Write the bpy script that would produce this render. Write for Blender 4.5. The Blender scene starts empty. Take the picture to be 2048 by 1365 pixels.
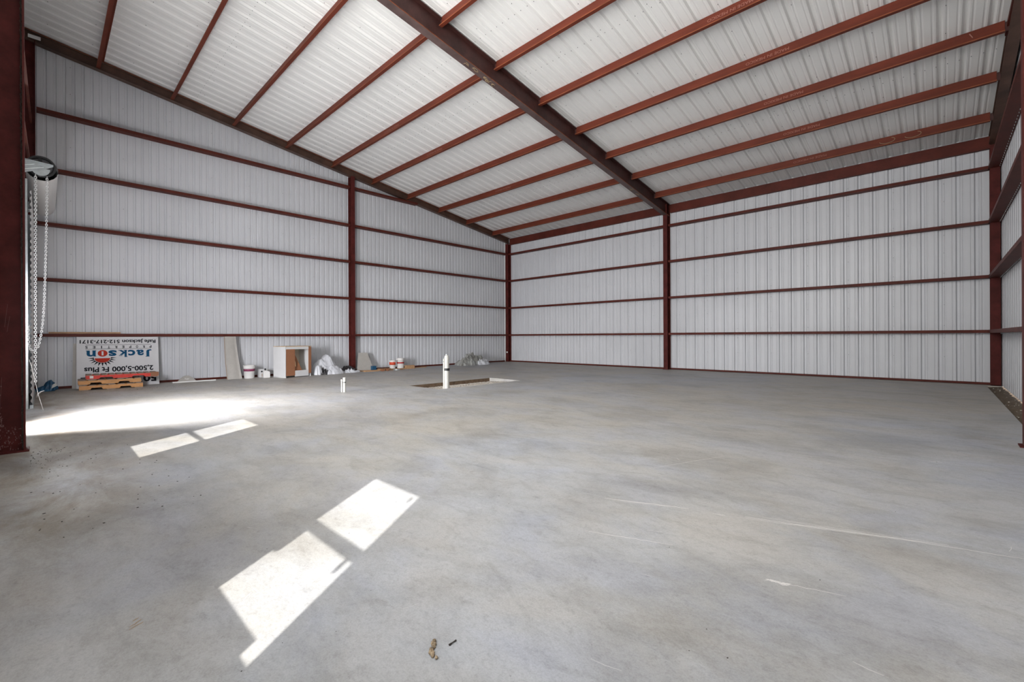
import bpy, math, random
from math import sin, cos, tan, pi, radians, sqrt, atan2
from mathutils import Vector, Matrix, noise

random.seed(7)
SC = bpy.context.scene
COL = SC.collection
FT = 0.3048

# ------------------------------------------------------------------ camera
CAM = Vector((14.3468, -14.7704, 1.1332)); TH = 0.8083; ROLL = -0.0042
cam_d = bpy.data.cameras.new('camera')
cam_d.sensor_fit = 'HORIZONTAL'; cam_d.sensor_width = 36.0
cam_d.lens = 894.2965 / 2048 * 36.0
cam_d.shift_x = 0.0
cam_d.shift_y = -8.64 / 2048
cam_d.clip_start = 0.05; cam_d.clip_end = 300
cam = bpy.data.objects.new('camera', cam_d); COL.objects.link(cam)
F_ = Vector((-cos(TH), sin(TH), 0)); R_ = Vector((sin(TH), cos(TH), 0)); U_ = Vector((0, 0, 1))
R3 = R_ * cos(ROLL) + U_ * sin(ROLL); U3 = U_ * cos(ROLL) - R_ * sin(ROLL)
m = Matrix.Identity(4)
for i in range(3):
    m[i][0] = R3[i]; m[i][1] = U3[i]; m[i][2] = -F_[i]; m[i][3] = CAM[i]
cam.matrix_world = m
SC.camera = cam

# ------------------------------------------------------------------ world, sun, daylight, exposure
SC.view_settings.view_transform = 'Standard'
SC.view_settings.look = 'None'
SC.view_settings.gamma = 1.0
SC.view_settings.use_curve_mapping = False
SC.view_settings.exposure = 0.17
try:
    SC.cycles.max_bounces = 10
    SC.cycles.diffuse_bounces = 7
    SC.cycles.use_denoising = True
except Exception:
    pass

world = bpy.data.worlds.new('sky'); SC.world = world; world.use_nodes = True
wn = world.node_tree; wn.nodes.clear()
wo = wn.nodes.new('ShaderNodeOutputWorld'); wb = wn.nodes.new('ShaderNodeBackground')
ws = wn.nodes.new('ShaderNodeTexSky'); ws.sky_type = 'NISHITA'; ws.sun_disc = False
ws.sun_elevation = radians(36); ws.sun_rotation = radians(145)
wb.inputs['Strength'].default_value = 0.25
wn.links.new(ws.outputs[0], wb.inputs[0]); wn.links.new(wb.outputs[0], wo.inputs[0])

SUN_K = 0.9            # height gained per metre back towards the front wall
SUN_DIR = Vector((-0.695, 1.0, -SUN_K)).normalized()
sd = bpy.data.lights.new('sun', 'SUN'); sd.energy = 8.3; sd.angle = radians(0.6); sd.color = (1.0, 0.97, 0.92)
so = bpy.data.objects.new('sun', sd); COL.objects.link(so)
so.rotation_euler = SUN_DIR.to_track_quat('-Z', 'Y').to_euler()


def area(name, loc, size, aim, power, color=(1, 1, 1), spread=180.0):
    d = bpy.data.lights.new(name, 'AREA'); d.shape = 'RECTANGLE'; d.size = size[0]; d.size_y = size[1]
    d.energy = power; d.color = color; d.spread = radians(spread)
    o = bpy.data.objects.new(name, d); COL.objects.link(o)
    o.location = loc; o.rotation_euler = Vector(aim).normalized().to_track_quat('-Z', 'Y').to_euler()
    return o


# daylight through the door and window openings, plus two added fill lamps
area('daylight_walk_door_high', (6.05, -15.02, 1.55), (0.92, 0.95), (-0.42, 1, 0.0), 205, (0.95, 0.95, 1.0), 150)
area('daylight_walk_door_low', (6.05, -15.03, 0.55), (0.92, 0.95), (-0.25, 1, -0.55), 200, (0.97, 0.97, 1.0), 105)
area('fill_upper_front_right', (11.45, -15.05, 4.5), (6.9, 4.0), (0.12, 1, 0.13), 760, (1.0, 0.985, 0.955), 170)  # added fill lamp, the wall has no opening up here
area('fill_upper_front_left', (3.8, -14.88, 5.4), (6.2, 2.0), (0.25, 1, -0.25), 15, (1.0, 0.99, 0.97))  # weak added fill above the roll-up door, no opening behind it
area('daylight_window_right', (12.96, -15.12, 1.45), (0.6, 1.15), (0, 1, -0.15), 24, (0.86, 0.92, 1.0))
area('daylight_window_left', (9.28, -15.12, 1.5), (0.6, 1.15), (0, 1, -0.15), 24, (0.86, 0.92, 1.0))


# ------------------------------------------------------------------ materials
def new_mat(name):
    mt = bpy.data.materials.new(name); mt.use_nodes = True
    nt = mt.node_tree; b = nt.nodes['Principled BSDF']
    return mt, nt, b


def simple(name, col, rough=0.6, metal=0.0, vary=0.0, scale=8.0, bump=0.0, spec=0.5, dark=None, stretch=None):
    mt, nt, b = new_mat(name)
    b.inputs['Roughness'].default_value = rough; b.inputs['Metallic'].default_value = metal
    b.inputs['Specular IOR Level'].default_value = spec
    b.inputs['Base Color'].default_value = (*col, 1)
    if vary > 0 or bump > 0:
        tc = nt.nodes.new('ShaderNodeTexCoord'); mp = nt.nodes.new('ShaderNodeMapping')
        if stretch: mp.inputs['Scale'].default_value = stretch
        nz = nt.nodes.new('ShaderNodeTexNoise'); nz.inputs['Scale'].default_value = scale
        nz.inputs['Detail'].default_value = 5; nz.inputs['Roughness'].default_value = 0.65
        nt.links.new(tc.outputs['Object'], mp.inputs[0]); nt.links.new(mp.outputs[0], nz.inputs[0])
        if vary > 0:
            rp = nt.nodes.new('ShaderNodeValToRGB')
            rp.color_ramp.elements[0].position = 0.3; rp.color_ramp.elements[1].position = 0.7
            d = dark or tuple(c * (1 - vary) for c in col)
            l = tuple(min(1, c * (1 + vary)) for c in col)
            rp.color_ramp.elements[0].color = (*d, 1); rp.color_ramp.elements[1].color = (*l, 1)
            nt.links.new(nz.outputs['Fac'], rp.inputs[0]); nt.links.new(rp.outputs[0], b.inputs['Base Color'])
        if bump > 0:
            bp = nt.nodes.new('ShaderNodeBump'); bp.inputs['Strength'].default_value = bump
            bp.inputs['Distance'].default_value = 0.02
            nt.links.new(nz.outputs['Fac'], bp.inputs['Height']); nt.links.new(bp.outputs[0], b.inputs['Normal'])
    return mt


M = {}
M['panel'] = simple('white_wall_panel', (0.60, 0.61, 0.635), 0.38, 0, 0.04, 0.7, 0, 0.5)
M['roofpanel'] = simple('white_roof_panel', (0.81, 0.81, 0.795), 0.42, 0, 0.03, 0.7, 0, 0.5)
M['screw'] = simple('screw_metal', (0.16, 0.16, 0.17), 0.5, 0.3)
M['purlin'] = simple('red_oxide_primer', (0.132, 0.027, 0.0135), 0.55, 0, 0.25, 2.2, 0.05, 0.25, stretch=(0.5, 3, 3))
M['lip'] = simple('rusty_lip_highlight', (0.21, 0.062, 0.028), 0.6, 0, 0.35, 3.0, 0, 0.2, stretch=(0.6, 3, 3))  # edge highlight of the lip put into a lighter, rust-orange colour
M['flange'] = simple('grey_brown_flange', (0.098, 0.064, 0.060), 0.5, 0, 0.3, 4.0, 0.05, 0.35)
M['girt'] = simple('red_brown_primer', (0.092, 0.019, 0.012), 0.55, 0, 0.25, 2.5, 0.05, 0.2)
M['frame'] = simple('maroon_brown_frame_paint', (0.058, 0.022, 0.019), 0.5, 0, 0.4, 3.0, 0.08, 0.35)
M['column'] = simple('maroon_column_paint', (0.082, 0.016, 0.0135), 0.6, 0, 0.35, 4.0, 0.08, 0.15)
M['rake'] = simple('brown_rake_paint', (0.085, 0.042, 0.028), 0.5, 0, 0.4, 2.5, 0.08)
M['galv'] = simple('galvanised_steel', (0.50, 0.54, 0.55), 0.32, 0.75, 0.12, 14)
M['drumgrey'] = simple('dark_grey_drum', (0.09, 0.09, 0.095), 0.5)
M['chain'] = simple('zinc_chain', (0.75, 0.75, 0.75), 0.35, 0.3)
M['curtain'] = simple('white_door_curtain', (0.58, 0.57, 0.56), 0.45)
M['black'] = simple('black_paint', (0.016, 0.016, 0.017), 0.5)
M['white'] = simple('white_plastic', (0.72, 0.71, 0.69), 0.4, 0, 0.04, 12)
M['pvc'] = simple('pvc_white', (0.50, 0.49, 0.45), 0.35, 0, 0.08, 20)
M['trimwhite'] = simple('white_trim', (0.78, 0.78, 0.76), 0.5)
M['melamine'] = simple('white_melamine', (0.60, 0.60, 0.60), 0.45, 0, 0.03, 6)
M['cream'] = simple('cream_melamine', (0.72, 0.67, 0.56), 0.5, 0, 0.05, 6)
M['hardboard'] = simple('brown_particle_board', (0.27, 0.115, 0.055), 0.7, 0, 0.15, 60)
M['edgeply'] = simple('plywood_edge', (0.50, 0.36, 0.21), 0.7, 0, 0.15, 40)
M['pine'] = simple('pallet_pine', (0.55, 0.27, 0.10), 0.65, 0, 0.18, 9, 0.1, stretch=(6, 1, 6))
M['greywood'] = simple('weathered_board', (0.27, 0.20, 0.15), 0.8, 0, 0.3, 12, 0.1, stretch=(1, 8, 1))
M['lumber'] = simple('lumber', (0.42, 0.25, 0.13), 0.7, 0, 0.25, 12, 0.1, stretch=(6, 1, 6))
M['redpaint'] = simple('red_pallet_paint', (0.60, 0.035, 0.02), 0.55, 0, 0.15, 12)
M['signboard'] = simple('sign_board', (0.60, 0.60, 0.61), 0.6, 0, 0.03, 3)
M['ink'] = simple('sign_black', (0.015, 0.015, 0.02), 0.8, spec=0.1)
M['navy'] = simple('sign_blue', (0.012, 0.075, 0.16), 0.8, spec=0.1)
M['signred'] = simple('sign_red', (0.42, 0.04, 0.025), 0.8, spec=0.1)
M['fibre'] = simple('beige_panel', (0.40, 0.38, 0.35), 0.7, 0, 0.06, 8)
M['fibreedge'] = simple('tan_panel_edge', (0.33, 0.24, 0.17), 0.7)
M['maroonlabel'] = simple('maroon_label', (0.22, 0.03, 0.09), 0.5, 0, 0.3, 60)
M['redlabel'] = simple('red_label', (0.40, 0.02, 0.02), 0.5)
M['orangelabel'] = simple('orange_label', (0.60, 0.07, 0.03), 0.5, 0, 0.4, 50)
M['blueplastic'] = simple('blue_plastic', (0.018, 0.085, 0.17), 0.35, 0, 0.35, 9)
M['tarp'] = simple('silver_tarp', (0.55, 0.56, 0.59), 0.35, 0, 0.12, 5)
M['tarpgreen'] = simple('grey_green_tarp', (0.30, 0.31, 0.30), 0.42, 0, 0.35, 5, dark=(0.13, 0.12, 0.10))
M['tarpdark'] = simple('black_sheeting', (0.03, 0.028, 0.03), 0.35, 0, 0.4, 8)
M['paper'] = simple('paper_label', (0.70, 0.69, 0.66), 0.7)
M['gravel'] = simple('gravel', (0.48, 0.44, 0.38), 0.9, 0, 0.5, 45, dark=(0.06, 0.05, 0.045))
M['soil'] = simple('brown_soil', (0.12, 0.085, 0.055), 0.95, 0, 0.5, 25, 0.3)
M['crumb'] = simple('dark_crumbs', (0.05, 0.04, 0.032), 0.9)
M['clod'] = simple('mortar_clod', (0.32, 0.24, 0.15), 0.95, 0, 0.6, 60, 0.4, dark=(0.05, 0.035, 0.02))
M['scratch'] = simple('chalky_scratch', (0.68, 0.66, 0.63), 0.8)
M['chalk'] = simple('yellow_chalk', (0.33, 0.24, 0.14), 0.85)
M['chalkpink'] = simple('pink_chalk', (0.30, 0.13, 0.10), 0.85)
M['rope'] = simple('white_rope', (0.62, 0.60, 0.57), 0.8)
M['weld'] = simple('weld_slag', (0.05, 0.035, 0.022), 0.6, 0, 0.6, 40, dark=(0.01, 0.008, 0.006))
M['scuff'] = simple('paint_scuff', (0.20, 0.11, 0.10), 0.8)
M['outside'] = simple('pale_paving', (0.45, 0.43, 0.40), 0.9, 0, 0.1, 1)
M['formwood'] = simple('brown_form_board', (0.16, 0.105, 0.065), 0.85, 0, 0.35, 12)


def concrete():
    mt, nt, b = new_mat('smooth_concrete_slab')
    L = nt.links.new; N = nt.nodes.new
    tc = N('ShaderNodeTexCoord')

    def noise_(scale, detail, rough, stretch=None, rot=0.0, dist=0.0):
        mp = N('ShaderNodeMapping')
        if stretch: mp.inputs['Scale'].default_value = stretch
        mp.inputs['Rotation'].default_value = (0, 0, rot)
        n = N('ShaderNodeTexNoise'); n.inputs['Scale'].default_value = scale
        n.inputs['Detail'].default_value = detail; n.inputs['Roughness'].default_value = rough
        n.inputs['Distortion'].default_value = dist
        L(tc.outputs['Object'], mp.inputs[0]); L(mp.outputs[0], n.inputs[0]); return n.outputs['Fac']

    def ramp(fac, stops):
        r = N('ShaderNodeValToRGB'); e = r.color_ramp.elements
        e[0].position, e[0].color = stops[0][0], (*stops[0][1], 1)
        e[1].position, e[1].color = stops[-1][0], (*stops[-1][1], 1)
        for p_, c_ in stops[1:-1]:
            x = e.new(p_); x.color = (*c_, 1)
        L(fac, r.inputs[0]); return r.outputs[0]

    def mix(a, c, fac, mode='MULTIPLY'):
        x = N('ShaderNodeMix'); x.data_type = 'RGBA'; x.blend_type = mode
        if isinstance(fac, float): x.inputs[0].default_value = fac
        else: L(fac, x.inputs[0])
        L(a, x.inputs[6]); L(c, x.inputs[7]); return x.outputs[2]

    # broad tone: warm grey to cool grey
    big = noise_(0.16, 4, 0.55, None, 0.3, 0.4)
    base = ramp(big, [(0.36, (0.41, 0.39, 0.355)), (0.50, (0.43, 0.418, 0.395)), (0.64, (0.41, 0.418, 0.432))])
    mid = noise_(0.9, 6, 0.66, (1, 1.3, 1), -0.6, 0.4)
    base = mix(base, ramp(mid, [(0.33, (0.78, 0.77, 0.75)), (0.5, (0.98, 0.98, 0.98)), (0.68, (1.07, 1.07, 1.08))]), 1.0)
    streak = noise_(3.2, 8, 0.7, (0.8, 1.5, 1), -0.75, 0.8)
    base = mix(base, ramp(streak, [(0.34, (0.84, 0.83, 0.81)), (0.5, (1, 1, 1)), (0.70, (1.04, 1.04, 1.04))]), 0.7)
    fine = noise_(38, 6, 0.75, (1, 1.3, 1), 0.2)
    base = mix(base, ramp(fine, [(0.30, (0.80, 0.80, 0.79)), (0.52, (1, 1, 1)), (0.72, (1.06, 1.06, 1.06))]), 0.8)
    hue = noise_(1.1, 5, 0.6, (1, 1.5, 1), 1.1, 0.5)
    base = mix(base, ramp(hue, [(0.38, (1.025, 1.0, 0.965)), (0.5, (1, 1, 1)), (0.62, (0.97, 0.985, 1.045))]), 1.0)
    grit = noise_(11, 8, 0.8, (1, 1.4, 1), 0.9, 0.3)
    base = mix(base, ramp(grit, [(0.34, (0.80, 0.79, 0.78)), (0.47, (1, 1, 1)), (0.60, (1, 1, 1)), (0.72, (1.08, 1.08, 1.08))]), 0.85)
    sand = noise_(130, 3, 0.8)
    base = mix(base, ramp(sand, [(0.34, (0.86, 0.86, 0.85)), (0.5, (1, 1, 1)), (0.68, (1.08, 1.08, 1.08))]), 0.9)
    # trowel and scuff arcs
    wv = N('ShaderNodeTexWave'); wv.wave_type = 'RINGS'; wv.inputs['Scale'].default_value = 1.1
    wv.inputs['Distortion'].default_value = 9; wv.inputs['Detail'].default_value = 6; wv.inputs['Detail Scale'].default_value = 1.6
    L(tc.outputs['Object'], wv.inputs[0])
    base = mix(base, ramp(wv.outputs['Fac'], [(0.02, (0.90, 0.90, 0.895)), (0.14, (1, 1, 1)), (1.0, (1.0, 1.0, 1.0))]), 0.6)
    # brown dirt tracked in along the front of the slab, with shade painted in
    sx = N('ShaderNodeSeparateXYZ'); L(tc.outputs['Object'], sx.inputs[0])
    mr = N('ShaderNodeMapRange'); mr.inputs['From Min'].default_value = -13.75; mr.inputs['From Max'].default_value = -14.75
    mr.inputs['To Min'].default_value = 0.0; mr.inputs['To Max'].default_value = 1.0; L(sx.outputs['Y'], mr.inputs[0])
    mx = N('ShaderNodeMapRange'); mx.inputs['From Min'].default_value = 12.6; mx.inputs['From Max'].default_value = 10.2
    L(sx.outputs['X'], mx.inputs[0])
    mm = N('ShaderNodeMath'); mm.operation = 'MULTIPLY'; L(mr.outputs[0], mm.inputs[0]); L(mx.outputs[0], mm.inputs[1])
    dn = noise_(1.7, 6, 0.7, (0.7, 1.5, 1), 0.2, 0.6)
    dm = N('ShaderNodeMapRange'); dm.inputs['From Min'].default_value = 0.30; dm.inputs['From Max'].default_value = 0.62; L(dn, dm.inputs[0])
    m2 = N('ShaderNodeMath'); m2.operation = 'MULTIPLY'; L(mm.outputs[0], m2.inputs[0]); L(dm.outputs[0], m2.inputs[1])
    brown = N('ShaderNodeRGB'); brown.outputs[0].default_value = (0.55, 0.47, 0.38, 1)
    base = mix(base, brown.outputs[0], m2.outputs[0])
    # small pits
    vo = N('ShaderNodeTexVoronoi'); vo.inputs['Scale'].default_value = 9.0
    L(tc.outputs['Object'], vo.inputs[0])
    base = mix(base, ramp(vo.outputs['Distance'], [(0.015, (0.35, 0.33, 0.31)), (0.035, (1, 1, 1)), (1.0, (1, 1, 1))]), 0.55)
    L(base, b.inputs['Base Color'])
    rr = N('ShaderNodeMapRange'); rr.inputs['To Min'].default_value = 0.42; rr.inputs['To Max'].default_value = 0.62
    L(mid, rr.inputs[0]); L(rr.outputs[0], b.inputs['Roughness'])
    bp = N('ShaderNodeBump'); bp.inputs['Strength'].default_value = 0.25; bp.inputs['Distance'].default_value = 0.01
    L(fine, bp.inputs['Height']); L(bp.outputs[0], b.inputs['Normal'])
    b.inputs['Specular IOR Level'].default_value = 0.35
    return mt


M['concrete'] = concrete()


# ------------------------------------------------------------------ mesh building
class MB:
    def __init__(s): s.v = []; s.f = []

    def add(s, vs, fs):
        n = len(s.v); s.v += [tuple(v) for v in vs]; s.f += [tuple(i + n for i in f) for f in fs]; return s

    def box(s, a, b):
        x0, y0, z0 = a; x1, y1, z1 = b
        if x0 > x1: x0, x1 = x1, x0
        if y0 > y1: y0, y1 = y1, y0
        if z0 > z1: z0, z1 = z1, z0
        return s.add([(x0, y0, z0), (x1, y0, z0), (x1, y1, z0), (x0, y1, z0), (x0, y0, z1), (x1, y0, z1), (x1, y1, z1), (x0, y1, z1)],
                     [(0, 3, 2, 1), (4, 5, 6, 7), (0, 1, 5, 4), (1, 2, 6, 5), (2, 3, 7, 6), (3, 0, 4, 7)])

    def hexa(s, p):  # 8 points ordered like box
        return s.add(p, [(0, 3, 2, 1), (4, 5, 6, 7), (0, 1, 5, 4), (1, 2, 6, 5), (2, 3, 7, 6), (3, 0, 4, 7)])

    def bar(s, a, b, w, h, up=(0, 0, 1)):  # box along a->b, width w (sideways), height h
        a = Vector(a); b = Vector(b); d = (b - a).normalized(); u = Vector(up)
        sd_ = d.cross(u).normalized(); u = sd_.cross(d).normalized()
        P = []
        for q in (a, b):
            for (i, j) in ((-1, -1), (1, -1), (1, 1), (-1, 1)): P.append(q + sd_ * (i * w / 2) + u * (j * h / 2))
        return s.add(P, [(0, 1, 2, 3), (4, 7, 6, 5), (0, 4, 5, 1), (1, 5, 6, 2), (2, 6, 7, 3), (3, 7, 4, 0)])

    def prism(s, poly, axis_from, axis_to):  # poly of 3-D points at start; extruded by vector
        n = len(poly); d = Vector(axis_to) - Vector(axis_from)
        vs = [Vector(p) for p in poly] + [Vector(p) + d for p in poly]
        fs = [tuple(range(n))[::-1], tuple(range(n, 2 * n))] + [(i, (i + 1) % n, n + (i + 1) % n, n + i) for i in range(n)]
        return s.add(vs, fs)

    def tube(s, pts, r, n=8, cap=True, closed=False):
        pts = [Vector(p) for p in pts]; rs = r if isinstance(r, (list, tuple)) else [r] * len(pts)
        base = len(s.v); prev = None; k = len(pts)
        for i, p in enumerate(pts):
            if closed: d = (pts[(i + 1) % k] - pts[i - 1]).normalized()
            else: d = (pts[min(i + 1, k - 1)] - pts[max(i - 1, 0)]).normalized()
            if prev is None:
                a = Vector((0, 0, 1)) if abs(d.z) < 0.9 else Vector((1, 0, 0))
                u = d.cross(a).normalized()
            else:
                u = (prev - d * prev.dot(d)).normalized()
            prev = u; w = d.cross(u)
            for j in range(n):
                t = 2 * pi * j / n; s.v.append(tuple(p + (u * cos(t) + w * sin(t)) * rs[i]))
        for i in range(k if closed else k - 1):
            a = base + i * n; b = base + ((i + 1) % k) * n
            for j in range(n): s.f.append((a + j, a + (j + 1) % n, b + (j + 1) % n, b + j))
        if cap and not closed:
            s.f.append(tuple(base + j for j in range(n))[::-1]); s.f.append(tuple(base + (k - 1) * n + j for j in range(n)))
        return s

    def lathe(s, prof, c=(0, 0, 0), n=28):  # prof (r,z)
        base = len(s.v); k = len(prof)
        for r, z in prof:
            for j in range(n):
                t = 2 * pi * j / n; s.v.append((c[0] + r * cos(t), c[1] + r * sin(t), c[2] + z))
        for i in range(k - 1):
            for j in range(n): s.f.append((base + i * n + j, base + i * n + (j + 1) % n, base + (i + 1) * n + (j + 1) % n, base + (i + 1) * n + j))
        if prof[0][0] > 1e-5: s.f.append(tuple(base + j for j in range(n))[::-1])
        if prof[-1][0] > 1e-5: s.f.append(tuple(base + (k - 1) * n + j for j in range(n)))
        return s

    def build(s, name, mat, parent=None, smooth=False, loc=None, bevel=0.0):
        me = bpy.data.meshes.new(name); me.from_pydata([tuple(v) for v in s.v], [], s.f); me.validate(); me.update()
        me.materials.append(mat if not isinstance(mat, str) else M[mat])
        if smooth:
            for p_ in me.polygons: p_.use_smooth = True
        o = bpy.data.objects.new(name, me); COL.objects.link(o)
        if parent is not None: o.parent = parent
        if loc is not None: o.location = loc
        if bevel > 0:
            bm_ = o.modifiers.new('bevel', 'BEVEL'); bm_.width = bevel; bm_.segments = 2; bm_.limit_method = 'ANGLE'
        return o


def tag(o, label=None, cat=None, group=None, kind=None):
    if label: o['label'] = label
    if cat: o['category'] = cat
    if group: o['group'] = group
    if kind: o['kind'] = kind
    return o


def thing(name, label, cat, loc, group=None, rz=0.0):
    o = bpy.data.objects.new(name, None); COL.objects.link(o); o.location = loc; o.rotation_euler = (0, 0, rz)
    o.empty_display_size = 0.1
    return tag(o, label, cat, group)


def roof_z(y): return 5.63 + 0.147 * abs(y)       # underside of the roof sheets
SL = sqrt(1 + 0.147 ** 2)
XR, YF, BAY = 15.35, -15.20, 7.655
CFT = []


# ------------------------------------------------------------------ text helper
def text_into(mb, s, x0, x1, y0, y1, place, bold=0.0, depth=0.0):
    """outline lettering stretched into the box x0..x1, y0..y1, mapped to 3-D by place(u, v)"""
    cu = bpy.data.curves.new('t', 'FONT'); cu.body = s; cu.size = 1.0; cu.offset = bold; cu.resolution_u = 3
    o = bpy.data.objects.new('t', cu); COL.objects.link(o)
    dg = bpy.context.evaluated_depsgraph_get(); me = bpy.data.meshes.new_from_object(o.evaluated_get(dg))
    vs = [v.co.copy() for v in me.vertices]; fs = [tuple(p_.vertices) for p_ in me.polygons]
    bpy.data.objects.remove(o); bpy.data.curves.remove(cu); bpy.data.meshes.remove(me)
    ax = min(v.x for v in vs); bx = max(v.x for v in vs); ay = min(v.y for v in vs); by = max(v.y for v in vs)
    P = [place(x0 + (v.x - ax) / (bx - ax) * (x1 - x0), y0 + (v.y - ay) / (by - ay) * (y1 - y0)) for v in vs]
    mb.add(P, fs); return mb


# ------------------------------------------------------------------ the shell: corrugated sheets
MAJ = 0.036
PROF = [(0.0, 0), (0.044, 0), (0.056, 0.006), (0.070, 0.006), (0.082, 0),
        (0.1074, 0), (0.1324, MAJ), (0.1724, MAJ), (0.1974, 0),
        (0.222, 0), (0.234, 0.006), (0.248, 0.006), (0.260, 0)]


PROF_L = [(0.0, 0), (0.094, 0), (0.101, 0.022), (0.141, 0.022), (0.148, 0)]


def sheet(mb, u0, u1, phase, lo, hi, place, prof=PROF, per=FT):
    """ribbed sheet from u0 to u1; ribs centred at phase + k*FT; lo(u), hi(u) the ends of the ribs; place(u, out, w)"""
    k = int((u0 - phase) / per) - 2; us = []
    while True:
        s0 = phase - FT / 2 + k * per
        if s0 > u1: break
        for du, off in prof:
            u = s0 + du
            if u0 < u < u1: us.append((u, off))
        k += 1
    us = [(u0, 0)] + us + [(u1, 0)]
    base = len(mb.v)
    for u, off in us:
        mb.v.append(tuple(place(u, off, lo(u)))); mb.v.append(tuple(place(u, off, hi(u))))
    for i in range(len(us) - 1):
        a = base + 2 * i; mb.f.append((a, a + 2, a + 3, a + 1))


def struct(o): o['kind'] = 'structure'; return o


# left gable wall (X = 0)
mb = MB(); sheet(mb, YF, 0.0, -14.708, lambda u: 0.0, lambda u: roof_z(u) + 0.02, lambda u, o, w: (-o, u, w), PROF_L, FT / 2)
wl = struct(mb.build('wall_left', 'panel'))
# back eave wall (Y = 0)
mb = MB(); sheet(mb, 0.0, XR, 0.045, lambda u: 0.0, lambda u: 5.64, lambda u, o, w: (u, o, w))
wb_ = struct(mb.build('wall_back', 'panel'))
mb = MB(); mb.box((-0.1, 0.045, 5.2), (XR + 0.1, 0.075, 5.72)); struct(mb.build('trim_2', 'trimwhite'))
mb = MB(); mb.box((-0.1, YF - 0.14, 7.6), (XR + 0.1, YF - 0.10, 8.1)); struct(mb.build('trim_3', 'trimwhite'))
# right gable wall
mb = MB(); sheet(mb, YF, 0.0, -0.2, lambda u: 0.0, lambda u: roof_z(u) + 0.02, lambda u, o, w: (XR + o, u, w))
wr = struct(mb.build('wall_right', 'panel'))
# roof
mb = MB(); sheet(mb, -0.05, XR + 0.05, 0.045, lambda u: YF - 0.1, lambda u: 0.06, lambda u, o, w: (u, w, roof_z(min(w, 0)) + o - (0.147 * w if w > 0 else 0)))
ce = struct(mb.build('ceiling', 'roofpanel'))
# front wall with the door and window openings
WIN_A = (12.643, 13.272, 0.80, 2.06); WIN_B = (8.945, 9.605, 0.93, 2.13)
DOOR_W = (5.58, 6.52, 0.0, 2.08); DOOR_R = (0.62, 3.66, 0.0, 3.70)
OPEN = sorted([WIN_A, WIN_B, DOOR_W])
mb = MB(); x = 0.0
for (a, b, z0, z1) in OPEN:
    sheet(mb, x, a, 0.045, lambda u: 0.0, lambda u: roof_z(YF) + 0.02, lambda u, o, w: (u, YF - o, w))
    if z0 > 0: sheet(mb, a, b, 0.045, lambda u: 0.0, lambda u, z=z0: z, lambda u, o, w: (u, YF - o, w))
    sheet(mb, a, b, 0.045, lambda u, z=z1: z, lambda u: roof_z(YF) + 0.02, lambda u, o, w: (u, YF - o, w))
    x = b
sheet(mb, x, XR, 0.045, lambda u: 0.0, lambda u: roof_z(YF) + 0.02, lambda u, o, w: (u, YF - o, w))
wf = struct(mb.build('wall_front', 'panel'))


# lap screws, three ribs apart, as small studs on the sheets
def studs(parent, pts, nrm, r=0.0065):
    q = MB()
    n = Vector(nrm)
    a = Vector((0, 0, 1)) if abs(n.z) < 0.9 else Vector((1, 0, 0))
    u = n.cross(a).normalized(); w = n.cross(u)
    for p_ in pts:
        p_ = Vector(p_)
        ring = [p_ + (u * cos(t * pi / 3) + w * sin(t * pi / 3)) * r - n * 0.004 for t in range(6)]
        q.add(ring + [x_ + n * 0.012 for x_ in ring], [(6, 7, 8, 9, 10, 11)] + [(i, (i + 1) % 6, 6 + (i + 1) % 6, 6 + i) for i in range(6)])
    o = q.build('panel_screws', 'screw', parent); o['kind'] = 'structure'; return o


pts = []
k = 2
while 0.045 + k * FT < XR:
    xx = 0.045 + k * FT + 0.065
    for zz in (0.62, 1.07, 1.36, 1.85, 2.28, 2.60, 3.08, 3.50, 3.82, 4.30, 4.72, 5.03): pts.append((xx, 0, zz))
    k += 3
studs(wb_, pts, (0, -1, 0))
pts = []; k = 1
while -14.708 + k * FT < 0:
    yy = -14.708 + k * FT + 0.065
    z = 0.62
    while z < roof_z(yy) - 0.3: pts.append((0, yy, z)); z += 0.61
    k += 3
studs(wl, pts, (1, 0, 0))
pts = []; k = 2
while 0.045 + k * FT < XR:
    xx = 0.045 + k * FT + 0.07
    yy = -0.7
    while yy > -15: pts.append((xx, yy, roof_z(yy))); yy -= 0.7
    k += 3
for yy in (-3.3, -7.6, -8.9, -12.0):
    xx = 0.3
    while xx < XR: pts.append((xx, yy, roof_z(yy))); xx += FT / 2
studs(ce, pts, (0, 0.1455, -0.99), 0.006)

# floor slab with the open pit
PX0, PX1, PY0, PY1 = 5.38, 6.52, -8.88, -6.30
mb = MB(); T = 0.10
X0, X1, Y0, Y1 = -0.03, 15.10, -15.30, 0.03
xs = [X0, PX0, PX1, X1]; ys = [Y0, PY0, PY1, Y1]
for i in range(3):
    for j in range(3):
        if i == 1 and j == 1: continue
        mb.box((xs[i], ys[j], -T), (xs[i + 1], ys[j + 1], 0))
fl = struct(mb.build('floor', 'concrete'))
mb = MB(); mb.box((15.10, -0.32, -0.1), (15.40, 0.03, 0)); mb.box((15.10, Y0, -0.1), (15.40, -7.6, 0))
tag(mb.build('floor_edge', 'concrete', fl), kind='structure')
# soil gutter along the right wall
mb = MB(); nn = 60
for i in range(nn + 1):
    y = -7.6 + (7.28) * i / nn
    for j in range(5):
        xx = 15.10 + 0.30 * j / 4
        mb.v.append((xx, y, -0.035 + 0.02 * noise.noise(Vector((xx * 9, y * 5, 0))) + 0.02 * j / 4))
for i in range(nn):
    for j in range(4):
        a = i * 5 + j; mb.f.append((a, a + 1, a + 6, a + 5))
tag(mb.build('soil_strip', 'soil'), 'strip of bare brown soil between the slab and the right wall', 'soil', kind='stuff')


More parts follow.
